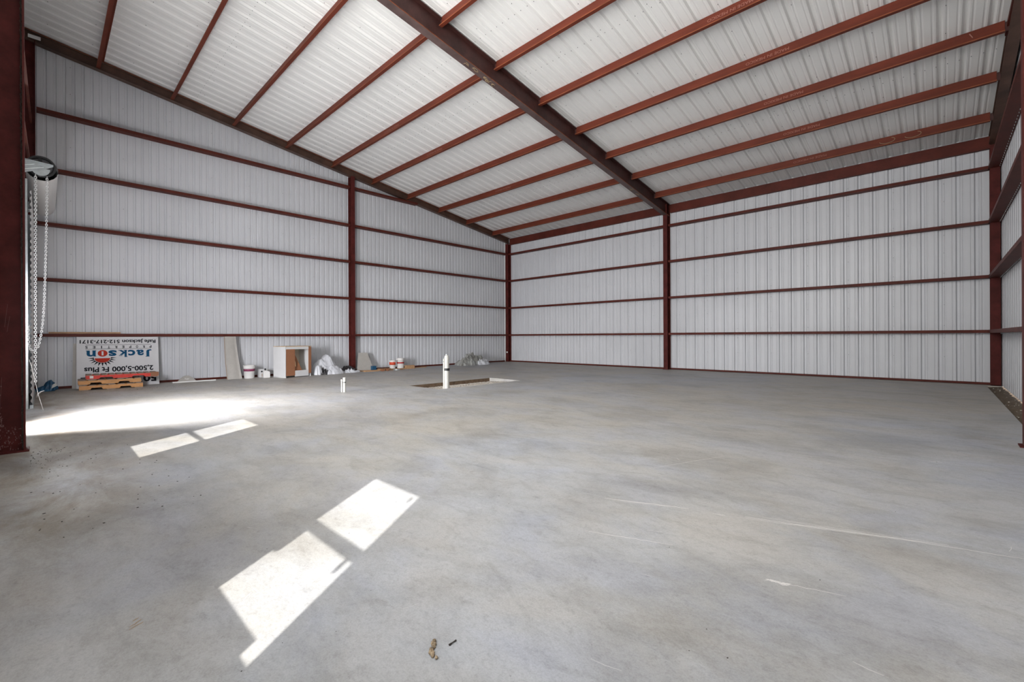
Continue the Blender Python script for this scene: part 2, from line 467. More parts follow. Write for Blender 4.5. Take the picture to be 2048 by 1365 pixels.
def pebble_cloud(name, n, fn, r0, r1, mat, label=None, cat=None, parent=None, flat=0.7):
    q = MB()
    ico = [(0, 0, 1), (.894, 0, .447), (.276, .851, .447), (-.724, .526, .447), (-.724, -.526, .447), (.276, -.851, .447),
           (.724, .526, -.447), (-.276, .851, -.447), (-.894, 0, -.447), (-.276, -.851, -.447), (.724, -.526, -.447), (0, 0, -1)]
    icf = [(0, 1, 2), (0, 2, 3), (0, 3, 4), (0, 4, 5), (0, 5, 1), (1, 6, 2), (2, 7, 3), (3, 8, 4), (4, 9, 5), (5, 10, 1),
           (6, 7, 2), (7, 8, 3), (8, 9, 4), (9, 10, 5), (10, 6, 1), (11, 7, 6), (11, 8, 7), (11, 9, 8), (11, 10, 9), (11, 6, 10)]
    for _ in range(n):
        c = fn(); r = random.uniform(r0, r1); rot = random.uniform(0, 6.3)
        sx, sy = random.uniform(0.7, 1.4), random.uniform(0.6, 1.1)
        vs = []
        for v in ico:
            k_ = r * random.uniform(0.75, 1.2); a_, b_ = v[0] * sx * k_, v[1] * sy * k_
            vs.append((c[0] + a_ * cos(rot) - b_ * sin(rot), c[1] + a_ * sin(rot) + b_ * cos(rot), c[2] + v[2] * k_ * flat))
        q.add(vs, icf)
    o = q.build(name, mat, parent); return tag(o, label, cat, kind='stuff')


pebble_cloud('wood_chips', 40, lambda: (random.uniform(15.13, 15.33), random.uniform(-7.2, -0.5), -0.02), 0.006, 0.014, 'gravel',
             'pale chips and stones scattered on the soil strip by the right wall', 'chips')
# pit: bed of soil, gravel, wooden form boards
mb = MB(); mb.hexa([(PX0 - .02, PY0 - .02, -0.32), (PX1 + .02, PY0 - .02, -0.32), (PX1 + .02, PY1 + .02, -0.32), (PX0 - .02, PY1 + .02, -0.32), (PX0 - .02, PY0 - .02, -0.115), (PX1 + .02, PY0 - .02, -0.06), (PX1 + .02, PY1 + .02, -0.06), (PX0 - .02, PY1 + .02, -0.115)])
tag(mb.build('pit_bed', 'soil'), 'brown soil bed at the bottom of the open floor pit', 'soil', kind='stuff')
mb = MB()
mb.box((PX0, PY0, -0.12), (PX0 + 0.015, PY1, -0.004)); pass
tag(mb.build('pit_form', 'formwood'), 'brown form board lining the far long side of the floor pit', 'form board')
def pit_spot():
    a_ = random.random(); return (PX0 + .04 + a_ * (PX1 - PX0 - .08), random.uniform(PY0 + .03, PY1 - .04), -0.10 + 0.06 * a_ + 0.012 * random.random())


pebble_cloud('pit_gravel', 3600, pit_spot,
             0.008, 0.020, 'gravel', 'grey gravel filling the open pit in the floor', 'gravel')
mb = MB()
for (a, b) in (((PX1, PY0), (PX1 + .018, PY1)), ((PX0, PY1), (PX1, PY1 + .018))):
    mb.box((a[0], a[1], 0), (b[0], b[1], 0.003))
o = mb.build('pit_edge', 'scratch', fl); o['kind'] = 'structure'

# base angles
mb = MB(); mb.box((0.005, YF, 0), (0.05, -0.05, 0.006)); mb.box((0.005, YF, 0), (0.015, -0.05, 0.055)); struct(mb.build('baseboard_left', 'girt'))
mb = MB(); mb.box((0.1, -0.05, 0), (15.2, -0.005, 0.006)); mb.box((0.1, -0.05, 0.0), (15.2, -0.038, 0.055)); struct(mb.build('baseboard_back', 'girt'))
# light gap drawn as a white strip (pale vertical line in the far corner)
mb = MB(); mb.box((0.01, -0.235, 0.0), (0.045, -0.215, 5.5)); struct(mb.build('light_gap_strip', 'trimwhite'))


# ------------------------------------------------------------------ steel members
def isection(name, label, cat, a, b, depth_dir, depth, width, mat, tf=0.012, tw=0.008, group=None, plate=None, depth2=None):
    """I-shaped member from a to b (outer flange face centre line), web towards depth_dir"""
    a = Vector(a); b = Vector(b); dd = Vector(depth_dir).normalized(); ax = (b - a).normalized(); sdv = ax.cross(dd).normalized()
    d2 = depth2 if depth2 is not None else depth
    t = thing(name, label, cat, a, group); L = b - a

    def slab(o0, o1, o0b, o1b, w):
        q = MB(); P = []
        for (base, x0_, x1_) in ((Vector(), o0, o1), (L, o0b, o1b)):
            for (i, j) in ((-1, x0_), (1, x0_), (1, x1_), (-1, x1_)): P.append(base + sdv * (i * w / 2) + dd * j)
        q.add(P, [(0, 1, 2, 3), (4, 7, 6, 5), (0, 4, 5, 1), (1, 5, 6, 2), (2, 6, 7, 3), (3, 7, 4, 0)]); return q
    slab(0, tf, 0, tf, width).build('outer_flange', mat, t)
    slab(tf, depth - tf, tf, d2 - tf, tw).build('web', mat, t)
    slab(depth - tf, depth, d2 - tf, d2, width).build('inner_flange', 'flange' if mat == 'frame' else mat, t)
    if plate:
        q = MB(); px, py = plate; c = dd * (depth / 2)
        q.box((c.x - px / 2, c.y - py / 2, 0), (c.x + px / 2, c.y + py / 2, 0.014)); q.build('base_plate', mat, t)
    return t


# rafters: main frame rafter between the bays, and the two gable rafters
def rz2(y, c=5.63, s=0.147): return c + s * abs(y)
g = 'sloping roof rafters'
main_rafter = isection('roof_rafter', 'deep maroon-brown I-beam rafter sloping across the middle of the roof', 'beam',
                       (BAY, -15.1, roof_z(15.1) - 0.035), (BAY, -0.06, roof_z(0.06) - 0.035), (0, 0, -1), 0.445, 0.17, 'frame', group=g, depth2=0.40)
left_rafter = isection('roof_rafter', 'brown I-beam rafter sloping down along the top of the left gable wall', 'beam',
                       (0.105, -15.1, roof_z(15.1) - 0.03), (0.105, -0.06, roof_z(0.06) - 0.03), (0, 0, -1), 0.215, 0.15, 'rake', group=g)
right_rafter = isection('roof_rafter', 'dark I-beam rafter sloping at the top of the right gable wall', 'beam',
                        (15.24, -15.1, roof_z(15.1) - 0.03), (15.24, -0.06, roof_z(0.06) - 0.03), (0, 0, -1), 0.215, 0.15, 'rake', group=g)

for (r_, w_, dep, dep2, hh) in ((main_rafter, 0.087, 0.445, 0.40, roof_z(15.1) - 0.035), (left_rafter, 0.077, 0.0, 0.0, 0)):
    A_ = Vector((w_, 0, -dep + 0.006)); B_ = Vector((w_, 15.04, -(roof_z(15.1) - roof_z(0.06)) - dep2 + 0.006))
    q = MB(); q.bar(A_, B_, 0.006, 0.014); q.build('rusty_edge_highlight', 'lip', r_)  # highlight along the flange edge painted on as a rusty strip

g = 'steel columns'
isection('steel_column', 'maroon I-column carrying the middle rafter on the back wall', 'column', (BAY, -0.012, 0), (BAY, -0.012, 5.60), (0, -1, 0), 0.238, 0.145, 'column', group=g, plate=(0.2, 0.27))
big_col = isection('steel_column', 'big scuffed maroon I-column in the left foreground', 'column', (7.62, -15.19, 0), (7.62, -15.19, 7.42), (0, 1, 0), 0.29, 0.16, 'column', group=g, plate=(0.22, 0.34), tf=0.014)
isection('steel_column', 'dark steel column in the far corner of left and back walls', 'column', (0.12, -0.01, 0), (0.12, -0.01, 5.36), (0, -1, 0), 0.19, 0.17, 'column', group=g, plate=(0.18, 0.2))
isection('steel_column', 'maroon column in the corner of back and right walls', 'column', (15.255, -0.01, 0), (15.255, -0.01, 5.36), (0, -1, 0), 0.2, 0.155, 'column', group=g, plate=(0.16, 0.2))
isection('steel_column', 'thin maroon column at the middle of the left gable wall', 'column', (0.03, -7.64, 0), (0.03, -7.64, roof_z(7.64) - 0.25), (1, 0, 0), 0.20, 0.14, 'column', group=g, plate=(0.22, 0.17))
isection('steel_column', 'maroon column at the right picture edge, on the right wall', 'column', (15.14, -7.93, 0), (15.14, -7.93, roof_z(7.93) - 0.25), (-1, 0, 0), 0.18, 0.15, 'column', group=g, plate=(0.24, 0.18))
isection('steel_column', 'dark maroon corner column behind the roll-up door drum', 'column', (0.11, -15.12, 0), (0.11, -15.12, roof_z(15.12) - 0.25), (0, 1, 0), 0.235, 0.17, 'column', group=g, plate=(0.18, 0.24))

q = MB(); rw = random.Random(2)
z = 0.02
while z < 6.8:
    q.bar((0.008, 0.268, z), (0.010, 0.266 + rw.uniform(-.004, .004), z + 0.03), 0.012, 0.012, up=(0, 1, 0)); z += 0.031
q.build('weld_bead', 'weld', big_col)
q = MB()
for _ in range(150):
    zz = abs(rw.gauss(0, 0.22)) + 0.01; yy = rw.uniform(0.02, 0.26) if zz < 0.25 else rw.choice((0.10, 0.115, 0.13)) + rw.uniform(-.01, .01)
    l_ = rw.uniform(0.004, 0.018); q.box((0.004, yy, zz), (0.0048, yy + rw.uniform(0.002, 0.008), zz + l_))
for (yy, z0_, z1_) in ((0.11, 0.25, 0.75), (0.15, 1.25, 1.48), (0.165, 1.2, 1.36)):
    q.bar((0.0045, yy, z0_), (0.0045, yy + 0.02, z1_), 0.0015, 0.0008, up=(1, 0, 0))
q.build('scuffs', 'scuff', big_col)

# eave struts
g = 'eave struts on top of the back wall'
for (x0, x1, lab) in ((0.22, 7.56, 'dark red eave strut atop the back wall, left of the middle column'), (7.76, 15.19, 'dark red eave strut atop the back wall, right of the middle column')):
    t = thing('eave_strut', lab, 'beam', (x0, 0, 5.32), g); L = x1 - x0
    q = MB(); q.box((0, -0.115, 0), (L, -0.109, 0.268)); q.build('web', 'girt', t)
    q = MB(); q.box((0, -0.115, 0), (L, -0.012, -0.006)); q.build('bottom_flange', 'girt', t)
    q = MB(); q.box((0, -0.115, 0.262), (L, -0.012, 0.268)); q.build('top_flange', 'girt', t)

# purlins
ORD = ['first', 'second', 'third', 'fourth', 'fifth', 'sixth', 'seventh', 'eighth', 'ninth', 'tenth']
PY = [-1.10, -2.60, -4.03, -5.45, -6.87, -8.28, -9.68, -11.07, -12.45, -13.84]


def stencil(parent, L, x, s='MADE IN MEXICO', w=0.72, h=0.05):
    q = MB()
    # stencilled upside down on the web face that looks to the front
    text_into(q, s, 0, w, 0, h, lambda u, v: (x + w - u, -0.0045, 0.135 - v))
    q.build('stencil_text', 'chalkpink', parent)


def purlin(k, x0, x1, lab, grp, marks=()):
    y = PY[k]; zb = roof_z(y) - 0.205
    t = thing('roof_purlin', lab, 'beam', (x0, y, zb), grp); L = x1 - x0
    q = MB()
    q.box((0, -0.003, 0), (L, 0.003, 0.198)); q.build('web', 'purlin', t)
    q = MB(); q.box((0, -0.066, -0.004), (L, 0.003, 0.0)); q.build('bottom_flange', 'purlin', t)
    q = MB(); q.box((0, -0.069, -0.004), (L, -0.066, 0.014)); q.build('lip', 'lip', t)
    q = MB(); q.add([(0, 0, .196), (L, 0, .196), (L, .066, .187), (0, .066, .187), (0, 0, .200), (L, 0, .200), (L, .066, .191), (0, .066, .191)],
                    [(0, 3, 2, 1), (4, 5, 6, 7), (0, 1, 5, 4), (1, 2, 6, 5), (2, 3, 7, 6), (3, 0, 4, 7)]); q.build('top_flange', 'purlin', t)
    for s_ in (0, 1):
        q = MB(); xx = -0.05 if s_ == 0 else L - 0.02
        q.box((xx, 0.004, 0.02), (xx + 0.07, 0.012, 0.17)); q.build('clip', 'frame', t)
    for m_ in marks: stencil(t, L, m_)
    return t


for k in range(10):
    purlin(k, 0.13, BAY - 0.07, 'red oxide roof purlin left of the middle rafter, %s up from the back wall' % ORD[k], 'purlins left of the middle rafter', (3.2,) if k in (2, 3, 4, 5) else ())
for k in range(8):
    mk = {0: (3.85,), 1: (3.95,), 2: (3.9,), 3: (3.95,), 4: (3.75,)}.get(k, ())
    purlin(k, BAY + 0.075, 15.13, 'red oxide roof purlin right of the middle rafter, %s up from the back wall' % ORD[k], 'purlins right of the middle rafter', mk)

GZ = [1.208, 2.435, 3.66, 4.875, 6.14]
HN = ['lowest', 'second lowest', 'third lowest', 'fourth lowest', 'fifth lowest', 'top']


def girt(a, b, inward, z, lab, grp, tips=False):
    """Z girt lying flat from a to b (x,y) on the wall plane; inward = unit vector into the room"""
    ax, ay = a; bx, by = b; d = Vector((bx - ax, by - ay, 0)); L = d.length; d.normalize(); n = Vector((inward[0], inward[1], 0))
    t = thing('wall_girt', lab, 'beam', (ax, ay, z), grp)

    def slab(o0, o1, z0, z1):
        P = []
        for zz in (z0, z1):
            for (l_, o_) in ((0, o0), (L, o0), (L, o1), (0, o1)): P.append(d * l_ + n * o_ + Vector((0, 0, zz)))
        return MB().hexa(P)
    slab(0.194, 0.198, -0.03, 0.034).build('inner_flange', 'girt', t)
    q = slab(0.006, 0.198, -0.034, -0.030); q.build('web', 'girt', t)
    slab(0.004, 0.009, -0.034, 0.030).build('outer_flange', 'girt', t)
    if tips:
        q = MB(); n_ = int(L / 0.1524)
        for i_ in range(n_):
            c_ = d * (0.07 + i_ * 0.1524) + n * 0.03; q.box((c_.x - .004, c_.y - .004, -0.056), (c_.x + .004, c_.y + .004, -0.034))
        q.build('screw_tips', 'galv', t)
    return t


g = 'girts on the left gable wall'
for i, z in enumerate(GZ):
    girt((0, -14.87), (0, -7.72), (1, 0), z, 'dark red girt, left wall, left of the middle column, %s' % (HN[i] if i < 4 else 'top'), g)
for i, z in enumerate(GZ):
    if z < 5:
        girt((0, -7.57), (0, -0.22), (1, 0), z, 'dark red girt, left wall, right of the middle column, %s' % HN[i], g)
girt((0, -7.57), (0, -5.05), (1, 0), GZ[4], 'short dark red girt on the left wall running out under the rafter', g)
g = 'girts on the back wall'
for i, z in enumerate(GZ[:4]):
    girt((0.22, 0), (7.585, 0), (0, -1), z, 'dark red girt, back wall, left of the middle column, %s' % (HN[i] if i < 3 else 'top'), g)
    girt((7.735, 0), (15.17, 0), (0, -1), z, 'dark red girt, back wall, right of the middle column, %s' % (HN[i] if i < 3 else 'top'), g)
g = 'girts on the right wall'
for i, z in enumerate(GZ):
    if z < 6 or True:
        yb = -0.06 if z < 5 else -3.7
        girt((XR, -14.9), (XR, yb), (-1, 0), z, 'dark red girt receding along the right wall, %s' % (HN[i] if i < 4 else 'top'), g, True)
for (a, b, l_) in (((0.20, -14.95, 5.80), (7.54, -14.95, 4.60), 'upper of two pinkish diagonal braces above the door drum'), ((2.2, -14.95, 4.43), (7.54, -14.95, 3.74), 'lower of two pinkish diagonal braces above the door drum')):
    q = MB(); q.bar(a, b, 0.03, 0.04); o = q.build('diagonal_brace', 'purlin'); tag(o, l_, 'brace', 'diagonal braces over the roll-up door')


# chalk marks on the main rafter's lower flange
def squiggle(parent, pts, r, mat, name='chalk_mark', n=5, flat=None):
    q = MB(); q.tube(pts, r, n); q.build(name, mat, parent, True)


def raf_pt(y, dx):  # underside point of the main rafter in rafter-local space
    tt = (y + 15.1) / (15.04); d = 0.445 + (0.40 - 0.445) * tt
    return Vector((dx, y + 15.1, (roof_z(y) - 0.035 - d) - (roof_z(15.1) - 0.035) - 0.003))


rk = random.Random(11)
for (ya, yb, n_) in ((-9.08, -8.98, 3), (-8.86, -8.70, 3), (-8.60, -8.20, 9), (-2.60, -2.45, 3), (-2.25, -2.05, 3)):
    for _ in range(n_):
        y0 = rk.uniform(ya, yb); x0_ = rk.uniform(-0.03, 0.03); a0 = rk.uniform(0, 6.3); sw = rk.uniform(1.5, 4.0); ra = rk.uniform(0.03, 0.07); rb = rk.uniform(0.015, 0.035)
        squiggle(main_rafter, [raf_pt(y0 + ra * cos(a0 + i * sw / 7), x0_ + rb * sin(a0 + i * sw / 7)) for i in range(8)], rk.uniform(0.004, 0.009), 'chalk')

# chalk loops on the lowest right purlins near their right ends
for o in list(COL.objects):
    if o.get('group') == 'purlins right of the middle rafter':
        if 'first' in o['label'] or 'second' in o['label']:
            for cx_ in ((6.2, 5.75) if 'first' in o['label'] else ()):
                P = [Vector((cx_ + 0.14 * cos(3.3 + i * 0.36), -0.006, 0.11 + 0.06 * sin(3.3 + i * 0.36))) for i in range(12)]
                squiggle(o, P, 0.006, 'chalk')
        if 'third' in o['label'] or 'fourth' in o['label']:
            P = [Vector((7.0 + 0.01 * i, -0.006, 0.16 - 0.02 * i)) for i in range(5)]; squiggle(o, P, 0.009, 'chalkpink')
# white tag on the left rafter near the corner
mb = MB(); mb.box((0.181 - .105, -0.02 + 0.0, 0), (0.188 - .105, 0.17, 0.075))
o = mb.build('paper_tag', 'paper', left_rafter); o.location = (0.004, 0.13, -0.185)

# ------------------------------------------------------------------ roll-up door and the openings of the front wall
dr = bpy.data.objects.new('door_1', None); COL.objects.link(dr); dr.location = (2.14, YF, 0); dr['kind'] = 'structure'
Wd = 1.52


def dpart(q, name, mat, smooth=False, kind=True):
    o = q.build(name, mat, dr, smooth)
    return o


YC = 0.278   # curtain plane measured in from the wall
q = MB(); z = 0.03
prof = []
while z < 3.62:
    prof += [(YC, z), (YC + 0.016, z + 0.025), (YC + 0.016, z + 0.055), (YC, z + 0.08)]; z += 0.10
base = []
for (yy, zz) in prof: base += [(-Wd, yy, zz), (Wd, yy, zz)]
q.add(base, [(2 * i, 2 * i + 1, 2 * i + 3, 2 * i + 2) for i in range(len(prof) - 1)])
dpart(q, 'curtain', 'curtain')
q = MB(); R = 0.185
# roll of the wound curtain, slightly ridged
ring = []
nseg = 40; BZ = 3.93; BY = 0.415
for i in range(46):
    xx = -Wd + (2 * Wd) * i / 45
    for j in range(nseg):
        t_ = 2 * pi * j / nseg; rr = R + (0.004 if j % 2 else 0) + 0.002 * (i % 2)
        q.v.append((xx, BY + rr * cos(t_), BZ + rr * sin(t_)))
for i in range(45):
    for j in range(nseg): q.f.append((i * nseg + j, i * nseg + (j + 1) % nseg, (i + 1) * nseg + (j + 1) % nseg, (i + 1) * nseg + j))
dpart(q, 'curtain_roll', 'curtain', True)
for sx in (1, -1):
    q = MB(); c = Vector((sx * (Wd + 0.03), BY - 0.01, BZ + (0.03 if sx > 0 else 0)))
    # dark spoked drum wheel
    outer = [c + Vector((0, 0.155 * cos(2 * pi * j / 32), 0.155 * sin(2 * pi * j / 32))) for j in range(32)]
    q.tube(outer, 0.022, 8, closed=True)
    for j in range(5):
        a_ = 2 * pi * j / 5 + 0.4; q.bar(c, c + Vector((0, 0.15 * cos(a_), 0.15 * sin(a_))), 0.045, 0.012, up=(1, 0, 0))
    q.tube([c + Vector((-0.03, 0, 0)), c + Vector((0.03, 0, 0))], 0.05, 14)
    dpart(q, 'drum_wheel', 'black', False)
    q = MB(); q.tube([c + Vector((-0.02 * sx, 0, 0)), c + Vector((-0.012 * sx, 0, 0))], 0.15, 28); dpart(q, 'drum_plate', 'drumgrey')
    # galvanised bracket with pressed ribs
    bx = sx * (Wd + 0.12)
    q = MB(); q.prism([(bx, 0.02, BZ + 0.10), (bx, 0.545, BZ + 0.055), (bx, 0.545, BZ + 0.035), (bx, 0.46, BZ - 0.02), (bx, 0.14, BZ - 0.17), (bx, 0.02, BZ - 0.17)], (0, 0, 0), (0.004, 0, 0))
    q.bar((bx + 0.02, 0.02, BZ + 0.10), (bx + 0.02, 0.545, BZ + 0.055), 0.04, 0.006)
    for (a_, b_, c_) in (((0.06, -0.13), (0.43, 0.0), (0.39, 0.03)), ((0.06, -0.07), (0.33, 0.03), (0.29, 0.05)), ((0.06, -0.01), (0.22, 0.05), (0.19, 0.07))):
        q.tube([(bx + 0.006, a_[0], BZ + a_[1]), (bx + 0.006, b_[0], BZ + b_[1]), (bx + 0.006, c_[0], BZ + c_[1])], 0.010, 6)
    q.prism([(bx - 0.01, 0.40 + 0.11 * cos(pi + pi * j / 12), BZ - 0.02 + 0.12 * sin(pi + pi * j / 12)) for j in range(13)], (0, 0, 0), (0.006, 0, 0))
    dpart(q, 'bracket', 'galv')
    # guide rail
    q = MB(); gx = sx * (Wd + 0.02)
    q.box((gx - 0.04, 0.02, 0), (gx + 0.04, 0.026, 3.72)); q.box((gx - 0.03, 0.02, 0), (gx - 0.025, YC - 0.02, 3.72)); q.box((gx + 0.025, 0.02, 0), (gx + 0.03, YC - 0.02, 3.72))
    q.box((gx - 0.03, YC - 0.025, 0), (gx + 0.03, YC - 0.02, 3.72))
    dpart(q, 'guide_rail', 'galv')
q = MB(); q.box((-Wd, YC - 0.01, 0.0), (Wd, YC + 0.03, 0.05)); dpart(q, 'bottom_bar', 'galv')


def chain_mb(path, link=0.042, r=0.0045, w=0.0125):
    pts = [Vector(p_) for p_ in path]; q = MB()
    seg = [(pts[i + 1] - pts[i]).length for i in range(len(pts) - 1)]; tot = sum(seg); n = int(tot / (link * 0.74)); flip = False
    for k_ in range(n):
        s_ = tot * (k_ + 0.5) / n; i = 0
        while i < len(seg) - 1 and s_ > seg[i]: s_ -= seg[i]; i += 1
        d = (pts[i + 1] - pts[i]).normalized(); c = pts[i] + d * s_
        a_ = Vector((1, 0, 0)) if not flip else d.cross(Vector((1, 0, 0))).normalized(); flip = not flip
        ring = []
        for j in range(8):
            t_ = 2 * pi * j / 8; ring.append(c + d * (link / 2 * cos(t_)) + a_ * (w * sin(t_)))
        q.tube(ring, r, 4, closed=True)
    return q


def smooth_path(P, n=8):
    P = [Vector(p_) for p_ in P]; out = []
    for i in range(len(P) - 1):
        p0 = P[max(i - 1, 0)]; p1 = P[i]; p2 = P[i + 1]; p3 = P[min(i + 2, len(P) - 1)]
        for j in range(n):
            t_ = j / n; out.append(0.5 * ((2 * p1) + (-p0 + p2) * t_ + (2 * p0 - 5 * p1 + 4 * p2 - p3) * t_ * t_ + (-p0 + 3 * p1 - 3 * p2 + p3) * t_ ** 3))
    return out + [P[-1]]


CX = 3.75
q = chain_mb(smooth_path([(CX, -14.727, 3.80), (CX, -14.735, 3.09), (CX, -14.755, 2.10), (CX, -14.78, 1.44), (CX, -14.826, 1.05), (CX, -14.882, 0.94), (CX, -14.935, 1.02), (CX, -14.945, 1.35)]))
o = q.build('hand_chain', 'chain'); tag(o, 'long zinc hand chain looping down in front of the roll-up door', 'chain')
q = chain_mb([(CX + 0.09, -14.856, 3.78), (CX + 0.09, -14.862, 2.0), (CX + 0.09, -14.866, 0.40)], 0.044, 0.0055, 0.014)
o = q.build('hanging_chain', 'chain'); tag(o, 'straight galvanised chain hanging beside the roll-up door guide', 'chain')
t = thing('pull_rope', 'thin white rope slanting to the floor beside the roll-up door', 'rope', (4.16, -14.78, 0))
q = MB(); q.tube([(-0.33, -0.155, 0.80), (-0.30, -0.13, 0.7), (-0.12, -0.055, 0.25), (0.02, 0.0, 0.008)], 0.004, 6); q.build('cord', 'rope', t, True)
q = MB(); q.tube([(-0.20, -0.07, 0.20), (-0.15, -0.06, 0.25), (-0.10, -0.03, 0.29), (-0.05, 0.01, 0.31)], [0.006, 0.010, 0.009, 0.003], 6); q.build('knot', 'rope', t, True)

# walk door frame (door stands open outwards) and windows
d2 = bpy.data.objects.new('door_2', None); COL.objects.link(d2); d2.location = (6.05, YF, 0); d2['kind'] = 'structure'
q = MB(); q.box((-0.50, -0.05, 0), (-0.46, 0.10, 2.12)); q.box((0.46, -0.05, 0), (0.50, 0.10, 2.12)); q.box((-0.50, -0.05, 2.08), (0.50, 0.10, 2.12)); q.build('door_frame', 'trimwhite', d2)
q = MB(); q.box((0.46, -0.98, 0.01), (0.505, -0.05, 2.06)); q.build('door_leaf', 'white', d2)
q = MB(); q.tube([(0.44, -0.92, 1.0), (0.40, -0.92, 1.0), (0.40, -0.80, 1.0)], 0.01, 8); q.build('handle', 'galv', d2)
# unseen canopy and screens added to keep direct sun out of the walk door
q = MB(); q.box((4.2, YF - 2.6, 2.35), (8.6, YF - 0.04, 2.42)); q.box((8.54, YF - 2.6, 0), (8.6, YF - 0.04, 2.35)); q.box((6.9, YF - 2.62, 0), (8.6, YF - 2.56, 2.35))
struct(q.build('added_sun_canopy', 'panel'))


def window(name, W, rail, extra):
    o = bpy.data.objects.new(name, None); COL.objects.link(o); o['kind'] = 'structure'
    a, b, z0, z1 = W; o.location = ((a + b) / 2, YF, 0); w = (b - a) / 2
    q = MB()
    for (x0_, x1_, c0, c1) in ((-w - .04, -w, z0 - .04, z1 + .04), (w, w + .04, z0 - .04, z1 + .04), (-w, w, z0 - .04, z0), (-w, w, z1, z1 + .04)):
        q.box((x0_, -0.03, c0), (x1_, 0.02, c1))
    q.box((-w, -0.012, rail[0]), (w, 0.012, rail[1])); q.build('window_frame', 'trimwhite', o)
    for (x0_, x1_, c0, c1) in extra:  # unseen blocks added to cut notches into the sun patch
        q = MB(); q.box((x0_, -0.008, c0), (x1_, 0.008, c1)); q.build('sun_notch_block', 'trimwhite', o)
    return o


window('window_1', WIN_A, (1.352, 1.43), [(-0.3145, -0.262, 1.15, 1.352), (-0.3145, 0.21, 0.80, 0.872), (0.232, 0.25, 1.25, 1.352), (0.235, 0.25, 1.93, 2.0)])
window('window_2', WIN_B, (1.455, 1.495), [])

# ground outside
mb = MB(); mb.box((-30, -60, -0.3), (45, YF - 0.1, -0.06)); struct(mb.build('ground', 'outside'))

# ------------------------------------------------------------------ the sign and what leans on the left wall
def lean(y0b, y0t, y1b, y1t, xb, xt, zt, th=0.012, lift=0.0):
    """leaning board frame: returns place(u,v,out) u in 0..1 from camera-left to right, v in 0..1 up"""
    A = Vector((xb, y0b, lift)); B = Vector((xb, y1b, lift)); C = Vector((xt, y0t, zt)); D = Vector((xt, y1t, zt))
    n = (B - A).cross(C - A).normalized()
    if n.x < 0: n = -n
    def place(u, v, out=0.0):
        return (A * (1 - u) + B * u) * (1 - v) + (C * (1 - u) + D * u) * v + n * out
    return place


def board_mb(pl, th):
    P = [pl(0, 0, 0), pl(1, 0, 0), pl(1, 0, -th), pl(0, 0, -th), pl(0, 1, 0), pl(1, 1, 0), pl(1, 1, -th), pl(0, 1, -th)]
    return MB().add(P, [(0, 1, 2, 3), (4, 7, 6, 5), (0, 4, 5, 1), (1, 5, 6, 2), (2, 6, 7, 3), (3, 7, 4, 0)])


pl = lean(-14.27, -14.26, -12.79, -12.80, 0.335, 0.215, 1.165)
sg = thing('real_estate_sign', 'white real-estate sign standing upside down against the left wall behind pallets', 'sign', (0, 0, 0))
board_mb(pl, 0.012).build('board', 'signboard', sg)


def sp(u, v):  # upright sign coordinates (0..1, 0..1) -> turned 180 degrees on the wall
    return pl(1 - u, 1 - v, 0.003)


q = MB(); text_into(q, 'Rafe Jackson 512-217-3171', 0.035, 0.965, 0.036, 0.128, sp, 0.028)
for i, ch in enumerate('PROPERTIES'):
    c_ = 0.105 + 0.087 * i; hw = 0.006 if ch == 'I' else 0.014
    text_into(q, ch, c_ - hw, c_ + hw, 0.176, 0.228, sp, 0.03)
for (v0, v1) in ((0.155, 0.161), (0.237, 0.243)):
    q.add([sp(0.10, v0), sp(0.90, v0), sp(0.90, v1), sp(0.10, v1)], [(0, 1, 2, 3)])
q.build('small_lettering', 'ink', sg)
q = MB(); text_into(q, '2,500-5,000 Ft Plus', 0.075, 0.915, 0.580, 0.700, sp, 0.03)
text_into(q, '50', 0.03, 0.21, 0.79, 0.935, sp, 0.04)
q.add([sp(0.87, 0.79), sp(0.955, 0.79), sp(0.955, 0.808), sp(0.87, 0.808)], [(0, 1, 2, 3)])
q.build('large_lettering', 'ink', sg)
q = MB()
for ch, u0, u1, v0, v1 in (('J', .090, .160, .262, .415), ('a', .194, .288, .266, .385), ('c', .303, .394, .266, .385), ('k', .410, .510, .268, .412), ('s', .536, .634, .266, .385), ('n', .783, .887, .268, .385)):
    text_into(q, ch, u0, u1, v0, v1, sp, 0.035)
for (u0, u1, v0, v1) in ((.120, .172, .403, .415), (.402, .452, .266, .277), (.472, .516, .266, .277), (.466, .508, .376, .386), (.402, .43, .402, .412), (.776, .822, .266, .277), (.850, .896, .266, .277), (.776, .80, .375, .385)):
    q.add([sp(u0, v0), sp(u1, v0), sp(u1, v1), sp(u0, v1)], [(0, 1, 2, 3)])
q.build('blue_lettering', 'navy', sg)
# red o with a white slot, red half sun with black rays
q = MB()
for r0, r1 in ((1.0, 0.0),):
    P = [sp(.702 + .058 * cos(2 * pi * j / 32), .326 + .066 * sin(2 * pi * j / 32)) for j in range(32)]; q.add(P, [tuple(range(32))])
P = [sp(.704 + .092 * cos(pi * j / 24), .423 + .088 * sin(pi * j / 24)) for j in range(25)]
P = [p_ + Vector((0.001, 0, 0)) for p_ in P]; q.add(P, [tuple(range(25))])
q.build('red_emblem', 'signred', sg)
q = MB(); P = [sp(a_, b_) + Vector((0.001, 0, 0)) for a_, b_ in ((.692, .285), (.714, .285), (.714, .367), (.692, .367))]; q.add(P, [(0, 1, 2, 3)]); q.build('emblem_slot', 'signboard', sg)
q = MB()
for j in range(11):
    a_ = pi * (j / 10)
    ww = 0.15
    tip = sp(.704 + .170 * cos(a_), .421 + .165 * sin(a_))
    l_ = sp(.704 + .10 * cos(a_ - ww), .421 + .094 * sin(a_ - ww)); r_ = sp(.704 + .10 * cos(a_ + ww), .421 + .094 * sin(a_ + ww))
    q.add([tip, l_, r_], [(0, 1, 2)])
q.build('sun_rays', 'ink', sg)

